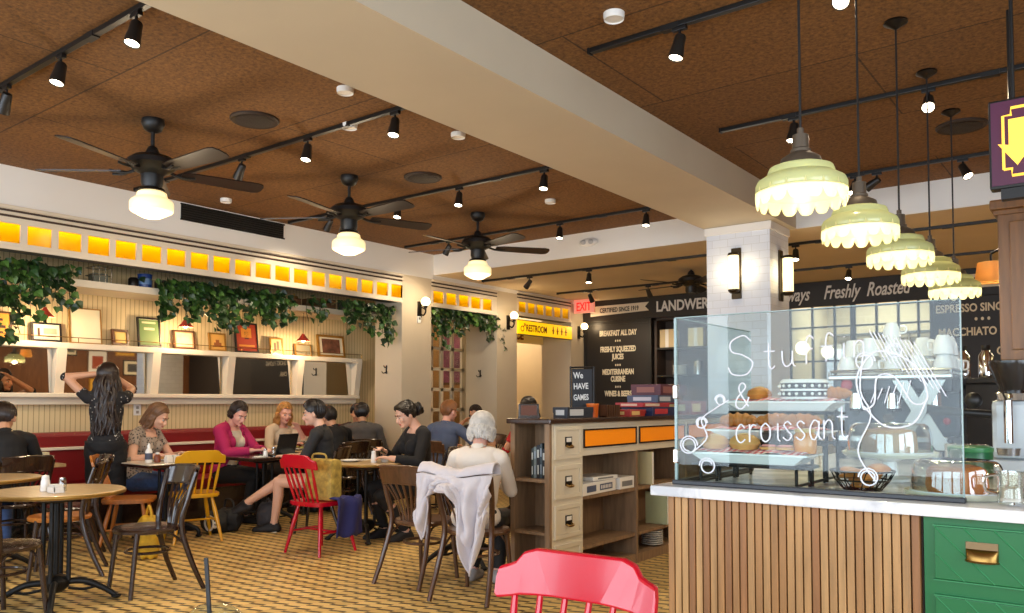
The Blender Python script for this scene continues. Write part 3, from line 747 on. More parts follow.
# ------------------------------------------------------------------ five milk-glass pendants over the counter
shade_top = translucent_mat('pale_green_milk_glass', (236, 236, 186), (206, 210, 150), .86, .05)
shade_low = translucent_mat('glowing_scalloped_glass', (255, 250, 205), (244, 240, 186), .5, .05)
def make_pendant(y, lab):
    x, z0 = -.94, 1.962
    t = thing('pendant_lamp', lab, 'pendant lamp', (x, y, z0), 0, 'pale green pendants in a row over the counter')
    top = ZC - z0
    MB().cyl((0, 0, .28), (0, 0, top), .005, n=8).build('cord', black, t)
    MB().lathe([(0, top), (.055, top), (.06, top - .012), (.03, top - .03), (.008, top - .045), (0, top - .045)], 24).build('ceiling_canopy', darkmetal, t, True)
    MB().lathe([(.0, .29), (.012, .29), (.012, .27), (.028, .265), (.03, .215), (.036, .21), (.036, .2), (.07, .178), (.078, .15), (0, .15)], 24).build('cap', mat('weathered_bronze', (92, 80, 66), .5, metal=.4), t, True)
    n = 96; K = .89
    MB().lathe([(a * K, b) for a, b in ((.06, .152), (.105, .15), (.125, .143), (.132, .128), (.132, .118), (.15, .108), (.172, .096), (.18, .08), (.18, .055), (.176, .05), (.176, .078), (.168, .092), (.128, .112), (.126, .128), (.12, .138), (.06, .147))], n).build('lamp_shade', shade_top, t, True)
    def rp(i, r, z, th):
        s = abs(math.sin(8 * th))                    # 16 scallops
        if i == 0: return r, .054 + .02 * (1 - s) ** 6
        return r, z + .03 * (1 - s) ** 2.0 * (.4 + .2 * i)
    MB().lathe([(.181 * K, .054), (.1815 * K, .03), (.179 * K, .012), (.176 * K, .0)], 16 * 10, ripple=rp).build('scalloped_rim', shade_low, t, True)
    MB().ball((0, 0, .075), (.03, .03, .04), 14).build('bulb', mat('lit_pendant_bulb', (255, 240, 210), .4, emit=(255, 236, 190), es=22), t, True)
    l = bpy.data.lights.new('pendant_light', 'POINT'); l.energy = PEND_W; l.color = (1, .86, .6); l.shadow_soft_size = .04
    o = bpy.data.objects.new('pendant_light', l); C.objects.link(o); o.parent = t; o.location = (0, 0, .02)
for y, lab in ((2.98, 'pale green scalloped pendant, largest and nearest of the five'), (3.79, 'pale green scalloped pendant, second from the front'), (4.58, 'pale green scalloped pendant, middle of the five'), (5.4, 'pale green scalloped pendant, fourth from the front'), (6.24, 'pale green scalloped pendant, furthest of the five')):
    make_pendant(y, lab)
# maroon hanging sign with arrow
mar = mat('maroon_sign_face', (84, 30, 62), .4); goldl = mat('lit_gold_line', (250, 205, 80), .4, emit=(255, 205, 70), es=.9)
t = thing('hanging_sign', 'maroon hanging sign with a gold border and downward arrow', 'sign', (-.12, 4.0, 2.16))
MB().bx(-.34, .34, 0, .07, 0, .385, .008).build('sign_box', black, t)
MB().bx(-.33, .33, -.006, 0, .012, .373).build('sign_face', mar, t)
def sgn(x): return 1 if x > 0 else -1
bw, bh, nt_ = .285, .145, .03
lp = []
for sx_, sy_ in ((-1, -1), (1, -1), (1, 1), (-1, 1)):
    cor = [(sx_ * bw, sy_ * (bh - nt_)), (sx_ * (bw - nt_), sy_ * (bh - nt_)), (sx_ * (bw - nt_), sy_ * bh)]
    if sx_ * sy_ < 0: cor = cor[::-1]
    lp += cor
lp.append(lp[0])
MB().tube([(x, -.009, .193 + z) for x, z in lp], .006, 6).build('border_line', goldl, t)
MB().prism([(-.03, .1), (.03, .1), (.03, -.01), (.07, .0), (0, -.1), (-.07, .0), (-.03, -.01)], .006, FACE_NY, (-.235, -.006, .19)).build('arrow', goldl, t)
MB().cyl((-.25, .035, .385), (-.25, .035, ZC - 2.16), .008, n=8).cyl((.25, .035, .385), (.25, .035, ZC - 2.16), .008, n=8).build('hanger', black, t)
MB().bx(-.3, .34, .01, .06, -.045, 0).build('bracket', black, t)
# wooden cabinet hanging over the coffee bar, little lamp beside it
t = thing('hanging_cabinet', 'brown wooden cabinet hanging at the right edge above the coffee bar', 'cabinet', (-.2, 4.6, 1.45))
wdc = mat('warm_cabinet_wood', (122, 80, 38), .4, var=.25, vs=4, stretch=(10, 10, 1))
MB().bx(-.3, .5, 0, .4, 0, .74, .006).build('body', wdc, t)
MB().bx(-.33, .53, -.03, .43, .74, .79, .01).bx(-.315, .515, -.015, .415, .715, .74, .005).build('cornice', wdc, t)
MB().bx(-.25, .08, -.012, 0, .05, .68, .008).bx(.12, .45, -.012, 0, .05, .68, .008).build('door', wdc, t)
MB().bx(-.31, .51, -.02, .42, -.02, 0).build('bottom_edge', black, t)
q = MB()
for x in (-.25, .45): q.cyl((x, .2, .79), (x, .2, ZC - 1.45), .012, n=8)
q.build('hanger', black, t)
t = thing('shaded_lamp', 'small lit lamp with pleated cream shade beside the hanging cabinet', 'lamp', (-.75, 6.5, 2.08))
MB().lathe([(.085, .14), (.105, 0), (.1, 0), (.08, .14)], 30).build('lamp_shade', translucent_mat('pleated_cream_shade', (255, 214, 140), (230, 200, 140), .5, .0), t, True)
MB().ball((0, 0, .06), .02, 10).build('bulb', mat('lit_shade_bulb', (255, 230, 190), .4, emit=(255, 214, 150), es=40), t, True)
MB().cyl((0, 0, .08), (0, 0, .2), .008, n=8).tube(spline([(0, 0, .2), (.1, 0, .24), (.3, 0, .24)], 4), .008, 8).cyl((.3, 0, .24), (.3, 0, ZC - 2.08), .01, n=8).build('arm', darkmetal, t, True)
# tall glass sconces on the column
def tube_sconce(loc, rz, lab):
    t = thing('tube_sconce', lab, 'wall lamp', loc, rz, 'ribbed glass sconces on the tiled column')
    MB().bx(-.05, .05, -.02, 0, -.25, .25, .008).build('back_plate', mat('sconce_bronze', (70, 58, 40), .35, metal=.8), t)
    def rb(i, r, z, th): return r * (1 + .06 * math.cos(14 * th)), z
    MB().lathe([(.045, -.17), (.048, -.165), (.048, .165), (.045, .17)], 56, (0, -.08, 0), ripple=rb).build('glass_tube', mat('lit_ribbed_glass', (255, 244, 215), .3, emit=(255, 228, 170), es=1.3), t, True)
    MB().lathe([(0, .19), (.05, .19), (.054, .18), (.054, .165), (0, .165)], 24, (0, -.08, 0)).lathe([(0, -.2), (.035, -.2), (.054, -.18), (.054, -.165), (0, -.165)], 24, (0, -.08, 0)).bx(-.02, .02, -.08, -.01, .17, .19).bx(-.02, .02, -.08, -.01, -.19, -.17).build('cap', mat('sconce_bronze', (70, 58, 40), .35, metal=.8), t, True)
    for dx in (-.1, .1):
        l = bpy.data.lights.new('sconce_light', 'POINT'); l.energy = 1.2; l.color = (1, .82, .55); l.shadow_soft_size = .05
        o = bpy.data.objects.new('sconce_light', l); C.objects.link(o); o.parent = t; o.location = (dx, -.12, .02)
tube_sconce((-3.03, 7.6, 2.5), 0, 'ribbed glass wall lamp on the front of the white tiled column')
tube_sconce((-2.70, 7.87, 2.48), R(90), 'ribbed glass wall lamp on the right side of the tiled column')
# ------------------------------------------------------------------ menu wall
menub = mat('black_menu_board', (26, 22, 20), .5)
chalkw = mat('cream_lettering', (226, 216, 190), .6)
YB = 11.95
t = thing('menu_board', 'tall black menu board listing breakfast, juices and wines', 'menu board', (-6.85, YB, 0))
MB().bx(-.68, .62, 0, .06, .9, 2.62, .006).build('panel', menub, t)
MB().bx(-.68, .62, -.01, 0, 2.56, 2.62).bx(.57, .62, -.01, 0, .9, 2.56).bx(-.68, -.63, -.01, 0, .9, 2.56).build('frame', black, t)
for s, z, h in (('BREAKFAST ALL DAY', 2.44, .115), ('\u2022 \u2022 \u2022', 2.29, .1), ('FRESHLY SQUEEZED', 2.12, .115), ('JUICES', 1.97, .115), ('\u2022 \u2022 \u2022', 1.81, .1), ('MEDITERRANEAN', 1.67, .115), ('CUISINE', 1.53, .115), ('\u2022 \u2022 \u2022', 1.38, .1), ('WINES & BEERS', 1.24, .115)):
    txt(s, h * 1.1, chalkw, t, (-.01, -.003, 1.342 + (z - 1.24) * .855), FACE_NY, .002, .005, align='CENTER', sx=.6)
t = thing('menu_banner', 'long black header band with LANDWER lettering and white ribbon above the menus', 'banner', (-4.4, YB, 2.62))
MB().bx(-3.14, -.45, -.02, .06, 0, .36, .006).build('band', menub, t)
rb = mat('white_ribbon', (216, 206, 184), .6)
MB().prism([(-2.98, .09), (-1.86, .13), (-1.93, .2), (-1.86, .27), (-2.98, .26)], .008, FACE_NY, (0, -.021, 0)).build('ribbon', rb, t)
txt('CERTIFIED SINCE 1919', .105, menub, t, (-2.42, -.031, .148), FACE_NY, .001, .003, align='CENTER', sx=.72)
txt('LANDWER', .235, mat('white_letters', (226, 224, 218), .6), t, (-1.73, -.023, .1), FACE_NY, .003, .006, sx=.80)
t = thing('script_banner', 'black header band with flowing Always Freshly Roasted script', 'banner', (-2.2, YB, 2.62))
MB().bx(-2.6, 2.4, -.02, .06, 0, .36, .006).build('band', menub, t)
wl = MATS['white_letters']
for wd, wx in (('Always', -1.95), ('Freshly', -1.27), ('Roasted', -.69)): txt(wd, .27, wl, t, (wx, -.023, .1), FACE_NY, .003, .004, shear=.35, sx=.62)
MB().prism([(.33, .1), (1.6, .1), (1.6, .28), (.33, .28)], .008, FACE_NY, (0, -.021, 0)).build('ribbon', rb, t)
txt('MADE IN HOUSE', .15, menub, t, (.16 + .2, -.031, .13), FACE_NY, .001, .003, sx=.7)
t = thing('menu_board', 'black coffee menu board with espresso and macchiato lettering behind the pendants', 'menu board', (-1.1, YB, 0))
MB().bx(-1.0, 1.2, 0, .06, .9, 2.62, .006).build('panel', menub, t)
MB().bx(-1.0, -.95, -.01, 0, .9, 2.62).build('frame', black, t)
for s, x, z in (('ESPRESSO SINGLE / DOUBLE', -.93, 2.42), ('\u2022 \u2022 \u2022', -.48, 2.27), ('MACCHIATO SHORT / LONG', -.9, 2.11), ('CHIA', -.24, 1.85)):
    txt(s, .145, chalkw, t, (x, -.003, z), FACE_NY, .002, .004, sx=.78)
# service window with dark shelf
t = thing('service_opening', 'dark open shelf unit between menu board and tiled column', 'shelf unit', (-5.2, 12.0, .9))
MB().bx(-1.0, 1.0, .32, .34, 0, 1.72).bx(-1.0, -.96, 0, .32, 0, 1.72).bx(.96, 1.0, 0, .32, 0, 1.72).bx(-.05, -.01, 0, .32, 0, 1.72).bx(-1.0, 1.0, 0, .32, 1.68, 1.72).build('carcass', mat('dark_shelf_back', (58, 46, 38), .6), t)
MB().bx(-.96, .96, 0, .32, .3, .33).bx(-.96, .96, 0, .32, .75, .78).bx(-.96, .96, 0, .32, 1.2, 1.23).build('shelf_board', black, t)
rnd = random.Random(11)
for k, (x, z, lab, c) in enumerate(((-.8, 1.231, 'pale storage box on the top shelf beside the menu board', (200, 180, 140)), (-.62, .781, 'white stacked plates on the middle shelf beside the menu board', (220, 216, 206)), (-.3, .781, 'steel canister on the middle shelf near the column', (150, 150, 150)), (-.75, .331, 'brown carton on the low shelf beside the menu board', (140, 100, 60)), (-.3, 1.231, 'cream carton on the top shelf near the column', (214, 196, 150)))):
    o = thing('shelf_carton' if k in (0, 3, 4) else ('plate_stack' if k == 1 else 'canister'), lab, 'box' if k in (0, 3, 4) else ('plates' if k == 1 else 'canister'), (-5.2 + x, 12.15, .9 + z))
    if k in (0, 3, 4): MB().bx(-.13, .13, -.1, .1, 0, .3, .008).build('carton_body', mat('carton_%d' % k, c, .7), o); MB().bx(-.03, .03, -.101, .101, .0, .301).build('tape', paper, o)
    elif k == 1:
        q = MB()
        for j in range(8): q.lathe([(0, .02 * j), (.07, .02 * j), (.12, .014 + .02 * j), (.12, .018 + .02 * j), (0, .012 + .02 * j)], 20)
        q.build('plate_rims', china, o, True)
    else: MB().lathe([(0, 0), (.08, 0), (.08, .2), (.075, .22), (.02, .23), (.02, .25), (0, .25)], 20).build('canister_body', steel, o, True)
# steel framed window row
t = struct(thing('window_8', None, None, (-3.05, YB, 0)))
q = MB()
for x in (-3.96, -3.64, -3.33, -3.08, -2.77, -2.49, -2.24, -2.07):
    w = .035 if x == -3.08 else .015
    q.bx(x + 3.05 - w, x + 3.05 + w, 0, .05, .9, 2.62)
for z in (.95, 1.3, 1.83, 2.32, 2.59): q.bx(-.92, .98, .005, .045, z - .012, z + .012)
q.bx(-.92, .98, 0, .05, .84, .93)
q.build('mullion', black, t)
MB().bx(-.9, .97, .02, .025, .93, 2.6).build('pane', glass_mat('window_glass', (235, 238, 236), 1.5), t)
# kitchen behind the windows
struct(MB().bx(-4.05, -4.0, YB + .06, 14.0, 0, 3).bx(-2.02, -1.97, YB + .06, 14.0, 0, 3).bx(-4.05, -1.97, 13.95, 14.0, 0, 3).build('wall_kitchen', mat('kitchen_wall', (206, 190, 158), .6)))
struct(MB().bx(-4.05, -1.97, YB + .06, 14.0, 2.98, 3.02).build('ceiling', white))
l = bpy.data.lights.new('kitchen_light', 'AREA'); l.energy = 55; l.size = 1.2; l.color = (1, .93, .82)
o = bpy.data.objects.new('kitchen_light', l); C.objects.link(o); o.location = (-3.0, 13.0, 2.95)
t = thing('kitchen_shelf', 'kitchen rack with wrapped goods seen through the steel windows', 'rack', (-3.0, 13.7, 0)); q = MB()
for x in (-.8, -.25, .3, .85): q.cyl((x, 0, 0), (x, 0, 2.3), .02, n=8)
q.build('upright', steel, t)
q = MB()
for z in (.9, 1.4, 1.9, 2.3): q.bx(-.85, .9, -.2, .2, z, z + .03)
q.build('shelf_board', steel, t)
for k in range(10):
    x = -.75 + .17 * k; z = (1.93, 1.43)[k % 2]
    o = thing('goods_box', ('white', 'green', 'tan', 'blue grey', 'cream', 'brown', 'pale green', 'grey', 'ochre', 'dark')[k] + ' carton on the kitchen rack behind the steel windows', 'box', (-3.0 + x, 13.68, z))
    MB().bx(-.07, .07, -.12, .12, 0, rnd.uniform(.18, .32), .006).build('carton_body', mat('goods_%d' % k, ((225, 222, 214), (60, 110, 76), (190, 150, 100), (120, 140, 160), (230, 214, 180), (110, 76, 50), (140, 170, 140), (140, 140, 140), (190, 140, 50), (50, 46, 44))[k], .6), o)
    MB().bx(-.05, .05, -.1225, -.12, .04, .12).build('carton_label', paper, o)
# exit sign
t = thing('exit_sign', 'small red EXIT sign hanging by the menu wall', 'exit sign', (-7.33, 11.62, 2.75))
MB().bx(-.2, .2, 0, .04, 0, .23, .006).build('sign_box', mat('exit_plate', (236, 190, 178), .4, emit=(255, 120, 96), es=.35), t)
txt('EXIT', .2, mat('lit_red_letters', (220, 20, 20), .4, emit=(255, 40, 30), es=1.1), t, (0, -.003, .042), FACE_NY, .002, .004, align='CENTER', sx=.72)
MB().cyl((0, .02, .23), (0, .02, ZB - 2.75), .012, n=8).build('hanger', black, t)

# ------------------------------------------------------------------ bookshelf island
t = thing('bookshelf_island', 'long cream and oak bookshelf island with dark top and brass-pull drawers', 'bookshelf', (-3.22, 4.43, 0))
H = 1.10; LY = 3.1
shelfcream = mat('warm_cream_paint', (216, 206, 184), .5)
q = MB()
q.bx(-.16, -.14, 0, LY, .0, H)                                    # back side (dining side)
q.bx(-.16, .14, .25, .27, 0, H).bx(-.16, .155, 1.18, 1.21, 0, .87).bx(-.16, .155, 2.05, 2.08, 0, .87).bx(-.16, .155, LY - .02, LY, 0, H)
q.bx(.135, .145, .02, .4, 0, H).bx(-.16, .12, .385, .4, 0, H)
q.bx(-.16, .15, .0, LY, .0, .07)
q.build('carcass', oak, t)
q = MB().bx(-.14, .135, .0, .25, .36, .38).bx(-.14, .135, .0, .25, .71, .73).bx(-.14, .135, 0, .25, .05, .075)
for z in (.21, .56): q.bx(-.14, .145, .4, LY - .02, z, z + .025)
q.build('shelf_board', oak, t)
q = MB().bx(-.165, -.13, -.006, .02, 0, H).bx(.12, .16, -.006, .02, 0, H)
q.build('end_stile', oak, t)
q = MB().bx(.145, .16, .02, .4, .0, H)
q.bx(.145, .16, .4, LY, .87, H)
q.build('face_frame', shelfcream, t)
for k in range(4):
    z0 = .86 - .265 * k
    d = MB().bx(.16, .166, .045, .375, z0, z0 + .225, .002).bx(.166, .172, .045, .375, z0 + .195, z0 + .225, .002).bx(.166, .172, .045, .375, z0, z0 + .03, .002).bx(.166, .172, .045, .075, z0 + .03, z0 + .195, .002).bx(.166, .172, .345, .375, z0 + .03, z0 + .195, .002).build('drawer', shelfcream, t)
    MB().bx(.167, .171, .17, .25, z0 + .085, z0 + .15).build('card_holder', darkmetal, d)
    MB().bx(.1715, .1725, .18, .24, z0 + .115, z0 + .143).build('card', paper, d)
    MB().tube(spline([(.171, .18, z0 + .09), (.19, .185, z0 + .082), (.195, .21, z0 + .08), (.19, .235, z0 + .082), (.171, .24, z0 + .09)], 4), .008, 8).build('pull', brass, d, True)
for y0, y1 in ((.42, 1.16), (1.23, 2.02), (2.1, 3.02)):
    MB().bx(.155, .163, y0, y1, .935, 1.045).build('orange_panel', mat('orange_panel_glass', (226, 128, 18), .35, emit=(255, 140, 10), es=.25), t)  # panel colour given a weak glow of its own, no lamp behind
    q = MB().bx(.16, .17, y0 - .012, y1 + .012, .923, .935).bx(.16, .17, y0 - .012, y1 + .012, 1.045, 1.057).bx(.16, .17, y0 - .012, y0, .935, 1.045).bx(.16, .17, y1, y1 + .012, .935, 1.045)
    q.build('panel_trim', darkwood, t)
MB().bx(-.185, .185, -.03, LY + .02, H, H + .035, .008).build('top', darktop, t)
BT = H + .035
# books in the end niche
cols = ((46, 56, 52), (120, 130, 126), (30, 34, 40), (60, 74, 80), (22, 24, 28), (96, 100, 108), (40, 52, 66))
x = -3.352
for k, c in enumerate(cols):
    w = .018 + .004 * (k % 3)
    o = thing('book', ('dark green', 'pale grey', 'black', 'teal grey', 'coal black', 'mid grey', 'navy')[k] + ' book standing in the end niche of the bookshelf', 'book', (x + w / 2 + .095, 4.56, .731), 0, 'books in the end niche')
    h = .2 + .012 * ((k * 5) % 4)
    MB().bx(-w / 2, w / 2, -.07, .07, 0, h, .002).build('cover', mat('book_%d' % k, c, .45), o)
    q = MB().bx(-w / 2 * .6, w / 2 * .6, -.0712, -.07, h * .62, h * .86).bx(-w / 2 * .4, w / 2 * .4, -.0712, -.07, h * .12, h * .4)
    q.build('spine_label', mat('pale_spine_%d' % (k % 2), ((200, 200, 190), (150, 160, 170))[k % 2], .6), o)
    x += w + .002
# white game boxes and plates on the long shelf
t = thing('game_box', 'white word game box lying on the middle shelf of the island', 'game box', (-3.2, 5.07, .587), R(4))
MB().bx(-.13, .13, -.26, .26, 0, .085, .004).build('box_base', china, t)
q = MB().bx(.1305, .132, -.2, -.06, .02, .065).bx(.1305, .132, .0, .2, .02, .065); q.build('printed_panel', mat('blue_grey_print', (74, 84, 110), .6), t)
q = MB()
for k in range(7): q.bx(.132, .1328, .015 + .025 * k, .03 + .025 * k, .03, .055)
q.build('printed_tiles', china, t)
t = thing('game_box', 'thin white box resting on top of the white game box', 'game box', (-3.2, 5.2, .674), R(-3)); MB().bx(-.11, .11, -.16, .16, 0, .028, .003).build('box_base', china, t); MB().bx(.1102, .111, -.1, .1, .008, .02).build('printed_panel', mat('grey_print_b', (120, 120, 120), .6), t)
t = thing('game_box', 'white upright carton at the end of the middle shelf', 'game box', (-3.17, 5.48, .587), 0); MB().bx(-.1, .1, -.11, .11, 0, .09, .003).build('box_base', china, t); MB().bx(.1002, .101, -.08, .08, .02, .06).build('printed_panel', mat('grey_print_b', (120, 120, 120), .6), t)
for k, (y, lab) in enumerate(((5.86, 'pale yellow book leaning in the second bay of the island'), (6.12, 'cream and green book in the lower second bay'))):
    o = thing('picture_book', lab, 'book', (-3.15, y, (.587, .237)[k]), 0); MB().bx(-.1, .1, -.015, .015, 0, .26, .002).build('cover', mat('picture_book_%d' % k, ((214, 200, 150), (190, 196, 150))[k], .6), o); MB().bx(-.098, .102, -.012, .012, .004, .256).build('pages', paper, o)
for k in range(7):
    o = tag(MB().lathe([(0, 0), (.05, 0), (.09, .016), (.09, .02), (.05, .006), (0, .005)], 28).build('plate', china, None, True, (-3.16, 6.05, .072 + .017 * k)), 'white plate in the stack on the bottom shelf of the island', 'plate', 'plates stacked on the bottom shelf')
# on the top: games, chalk sign
def gamebox(loc, sx, sy, sz, c, lab, rz=0, band=(200, 60, 40), nm='game_box'):
    o = thing(nm, lab, 'game box', loc, R(rz))
    MB().bx(-sx / 2, sx / 2, -sy / 2, sy / 2, 0, sz * .55, .002).build('box_base', mat('box_%d_%d_%d' % c, c, .45), o)
    MB().bx(-sx / 2 - .003, sx / 2 + .003, -sy / 2 - .003, sy / 2 + .003, sz * .45, sz, .003).build('lid', mat('box_%d_%d_%d' % c, c, .45), o)
    q = MB().bx(sx / 2 + .003, sx / 2 + .0045, -sy * .42, sy * .1, sz * .2, sz * .8).bx(-sx * .3, sx * .3, -sy / 2 - .0045, -sy / 2 - .003, sz * .25, sz * .75)
    q.build('lid_label', mat('band_%d_%d_%d' % band, band, .5), o)
    return o
gamebox((-3.2, 4.93, BT), .12, .34, .075, (44, 48, 58), 'dark blue card box at the near end of the island top', 0, (206, 206, 204))
o = thing('orange_pot', 'round orange tub between the boxes on the island top', 'tub', (-3.18, 5.16, BT)); MB().lathe([(0, 0), (.04, 0), (.045, .085), (.047, .09), (.047, .1), (0, .1)], 20).build('tub_body', mat('orange_plastic', (214, 96, 24), .4), o, True); MB().lathe([(.048, .088), (.049, .1), (0, .103)], 20).build('lid', mat('orange_lid', (230, 120, 40), .4), o, True)
o = thing('wire_rack', 'small dark slatted crate on the island top beside the orange tub', 'crate', (-3.18, 5.34, BT)); q = MB().bx(-.07, .07, -.1, .1, 0, .008)
for k in range(6): q.bx(.066, .074, -.1 + .035 * k, -.078 + .035 * k, 0, .09).bx(-.074, -.066, -.1 + .035 * k, -.078 + .035 * k, 0, .09)
q.bx(-.07, .07, -.1, -.092, 0, .09).bx(-.07, .07, .092, .1, 0, .09); q.build('slat', brownwood, o); MB().bx(-.05, .05, -.08, .08, .009, .07).build('cards', mat('cards_red', (120, 60, 50), .6), o)
gamebox((-3.2, 5.66, BT), .24, .3, .05, (170, 44, 36), 'flat red game box on the island top', 6, (226, 190, 120))
gamebox((-3.2, 6.1, BT), .28, .44, .07, (40, 48, 86), 'dark blue game box at the bottom of the island pile', 0, (190, 50, 60))
gamebox((-3.2, 5.98, BT + .071), .26, .4, .035, (176, 58, 66), 'thin red game box lying in the island pile', -5, (226, 200, 180))
gamebox((-3.2, 6.16, BT + .107), .27, .42, .06, (70, 84, 112), 'grey-blue game box in the middle of the island pile', 3, (196, 202, 210))
gamebox((-3.2, 6.28, BT + .168), .27, .5, .09, (92, 44, 60), 'large maroon game box on top of the island pile', 0, (150, 96, 90))
gamebox((-3.2, 6.78, BT), .26, .32, .12, (150, 40, 36), 'red and cream game box at the far end of the island top', 0, (226, 196, 130))
t = thing('chalk_sign', 'black chalkboard sign reading WE HAVE GAMES in a bent metal frame', 'sign', (-3.27, 5.16, BT), R(38))
MB().tube(spline([(-.087, 0, 0), (-.087, 0, .345), (-.075, 0, .37), (.075, 0, .37), (.087, 0, .345), (.087, 0, 0)], 5), .007, 8).bx(-.12, .12, -.05, .05, 0, .01).build('stand_frame', black, t)
MB().bx(-.077, .077, -.006, .006, .02, .36, .004).build('slate', mat('slate_board', (28, 30, 36), .6), t)
cw = mat('chalk_white', (226, 226, 222), .8)
for s, z, sz in (('We', .288, .066), ('HAVE', .208, .062), ('GAMES', .125, .06)):
    txt(s, sz, cw, t, (-.066, -.008, z), FACE_NY, .001, .0015, sx=.72 if len(s) < 5 else .6, rot=R(2))
t = thing('menu_holder', 'small dark framed card holder at the near corner of the island top', 'card holder', (-3.3, 4.52, BT), R(38))
MB().bx(-.07, .07, -.01, .01, 0, .1, .004).bx(-.075, .075, -.03, .03, 0, .012).build('holder', darkwood, t); MB().bx(-.055, .055, -.012, -.0105, .02, .088).build('card', mat('orange_card', (104, 58, 38), .6), t)
# ------------------------------------------------------------------ pastry counter
WT = .955
slatm = mat('oak_slat', (158, 116, 72), .45, var=.3, vs=3, stretch=(14, 14, 1))
greenp = mat('green_paint', (12, 104, 50), .4)
t = thing('pastry_counter', 'pastry counter clad in vertical oak slats', 'counter', (-.9, 2.62, 0))
MB().bx(-.40, .405, .03, .72, .0, WT - .035).build('carcass', mat('dark_carcass', (60, 42, 28), .6), t)
q = MB()
n = 31; W = .81
tones = [mat('oak_slat_%d' % k, c, .45, var=.25, vs=3, stretch=(14, 14, 1)) for k, c in enumerate(((172, 130, 82), (158, 114, 68), (182, 140, 90), (144, 98, 58)))]
rnd = random.Random(5)
for k in range(n):
    x = -.405 + W * k / n
    q.m = rnd.choices((0, 1, 2, 3), (4, 3, 2, 1))[0]
    q.bx(x, x + W / n - .004, 0, .03, 0, WT - .036, .003)
q.build('slat', tones, t)
t = thing('drawer_cabinet', 'green drawer cabinet with herringbone fronts and brass cup pulls', 'cabinet', (-.49, 2.62, 0))
MB().bx(.0, 1.0, .012, .72, 0, WT - .036).build('carcass', greenp, t)
for k, c0 in ((0, .03), (1, .03), (2, .03), (0, .31), (1, .31), (2, .31), (0, .59), (1, .59), (2, .59)):
    z1 = .89 - .2 * k; z0 = z1 - .15
    d = MB().bx(c0, c0 + .24, -.002, .012, z0, z1, .002).build('drawer', greenp, t)
    q = MB()
    for j in range(-3, 4):
        a = c0 + j * .075
        p0 = [a, z1]; p1 = [a + (z1 - z0) * 1.0, z0]
        if p0[0] < c0: p0[1] = z1 - (c0 - p0[0]); p0[0] = c0
        if p1[0] > c0 + .24: p1[1] = z0 + (p1[0] - c0 - .24); p1[0] = c0 + .24
        if p1[0] > p0[0] + .02: q.tube([(p0[0], -.002, p0[1]), (p1[0], -.002, p1[1])], .0022, 5)
    q.bx(c0 - .004, c0 + .244, -.003, .008, z0 - .005, z0 - .001).bx(c0 - .004, c0 + .244, -.003, .008, z1 + .001, z1 + .005)
    q.build('drawer_moulding', mat('green_moulding', (44, 128, 76), .4), d)
    zc = (z0 + z1) / 2
    ph = c0 + .12
    MB().bx(ph - .04, ph + .04, -.006, -.002, zc - .01, zc + .04, .001).build('pull_plate', mat('copper_plate', (132, 110, 80), .35, metal=.8), d)
    q = MB().grid(lambda a, b_: Vector((ph + .04 * math.cos(PI * a), -.006 - .024 * math.sin(PI * a) * math.sin(PI * .5 * b_) - .001, zc - .012 + .032 * math.cos(PI * .5 * b_))), 12, 6)
    q.tube([(ph + .04 * math.cos(PI * a / 12), -.007 - .025 * math.sin(PI * a / 12), zc - .012) for a in range(13)], .003, 6)
    q.build('cup_pull', brass, d, True)
# worktop: marble slab over counter and bar
o = thing('marble_worktop', 'pale marble worktop with eased edge over the pastry counter', 'worktop', (-.4, 2.95, WT - .035))
MB().bx(-.955, .95, -.37, 4.2, 0, .035, .006).build('slab', marble, o)
t = thing('coffee_bar', 'dark coffee bar cabinet under the espresso machine', 'bar', (-.75, 5.2, 0))
MB().bx(-.5, .75, -1.84, 1.9, 0, WT - .036).build('carcass', mat('dark_bar_cabinet', (60, 46, 36), .5), t)
q = MB()
for k in range(5): q.bx(-.512, -.5, -1.8 + .74 * k, -1.12 + .74 * k, .08, .86, .004)
q.build('door', oak, t)
# glass case
t = thing('glass_case', 'tall clear glass pastry screen with white chalk lettering', 'glass case', (-1.3, 2.68, WT))
GH = .595
MB().bx(0, .91, -.004, .004, .014, GH).build('front_pane', case_glass, t)
MB().bx(-.004, .004, .006, .72, .014, GH).build('side_pane', case_glass, t)
edge = mat('green_glass_edge', (136, 160, 158), .15)
MB().bx(.0, .91, -.004, .004, GH, GH + .003).bx(.908, .912, -.0045, .0045, .014, GH).bx(-.0045, .0045, -.0045, .0045, .014, GH).bx(-.004, .004, .006, .72, GH, GH + .003).build('pane_edge', edge, t)
MB().bx(-.012, .915, -.014, .014, 0, .016, .003).bx(-.012, .012, .0, .72, 0, .016, .003).build('base_channel', mat('black_channel', (16, 18, 26), .3), t)
MB().box((.0, .0, .33), (.02, .02, .05), .004).box((0, .0, .1), (.02, .02, .05), .004).build('corner_clamp', chrome, t)
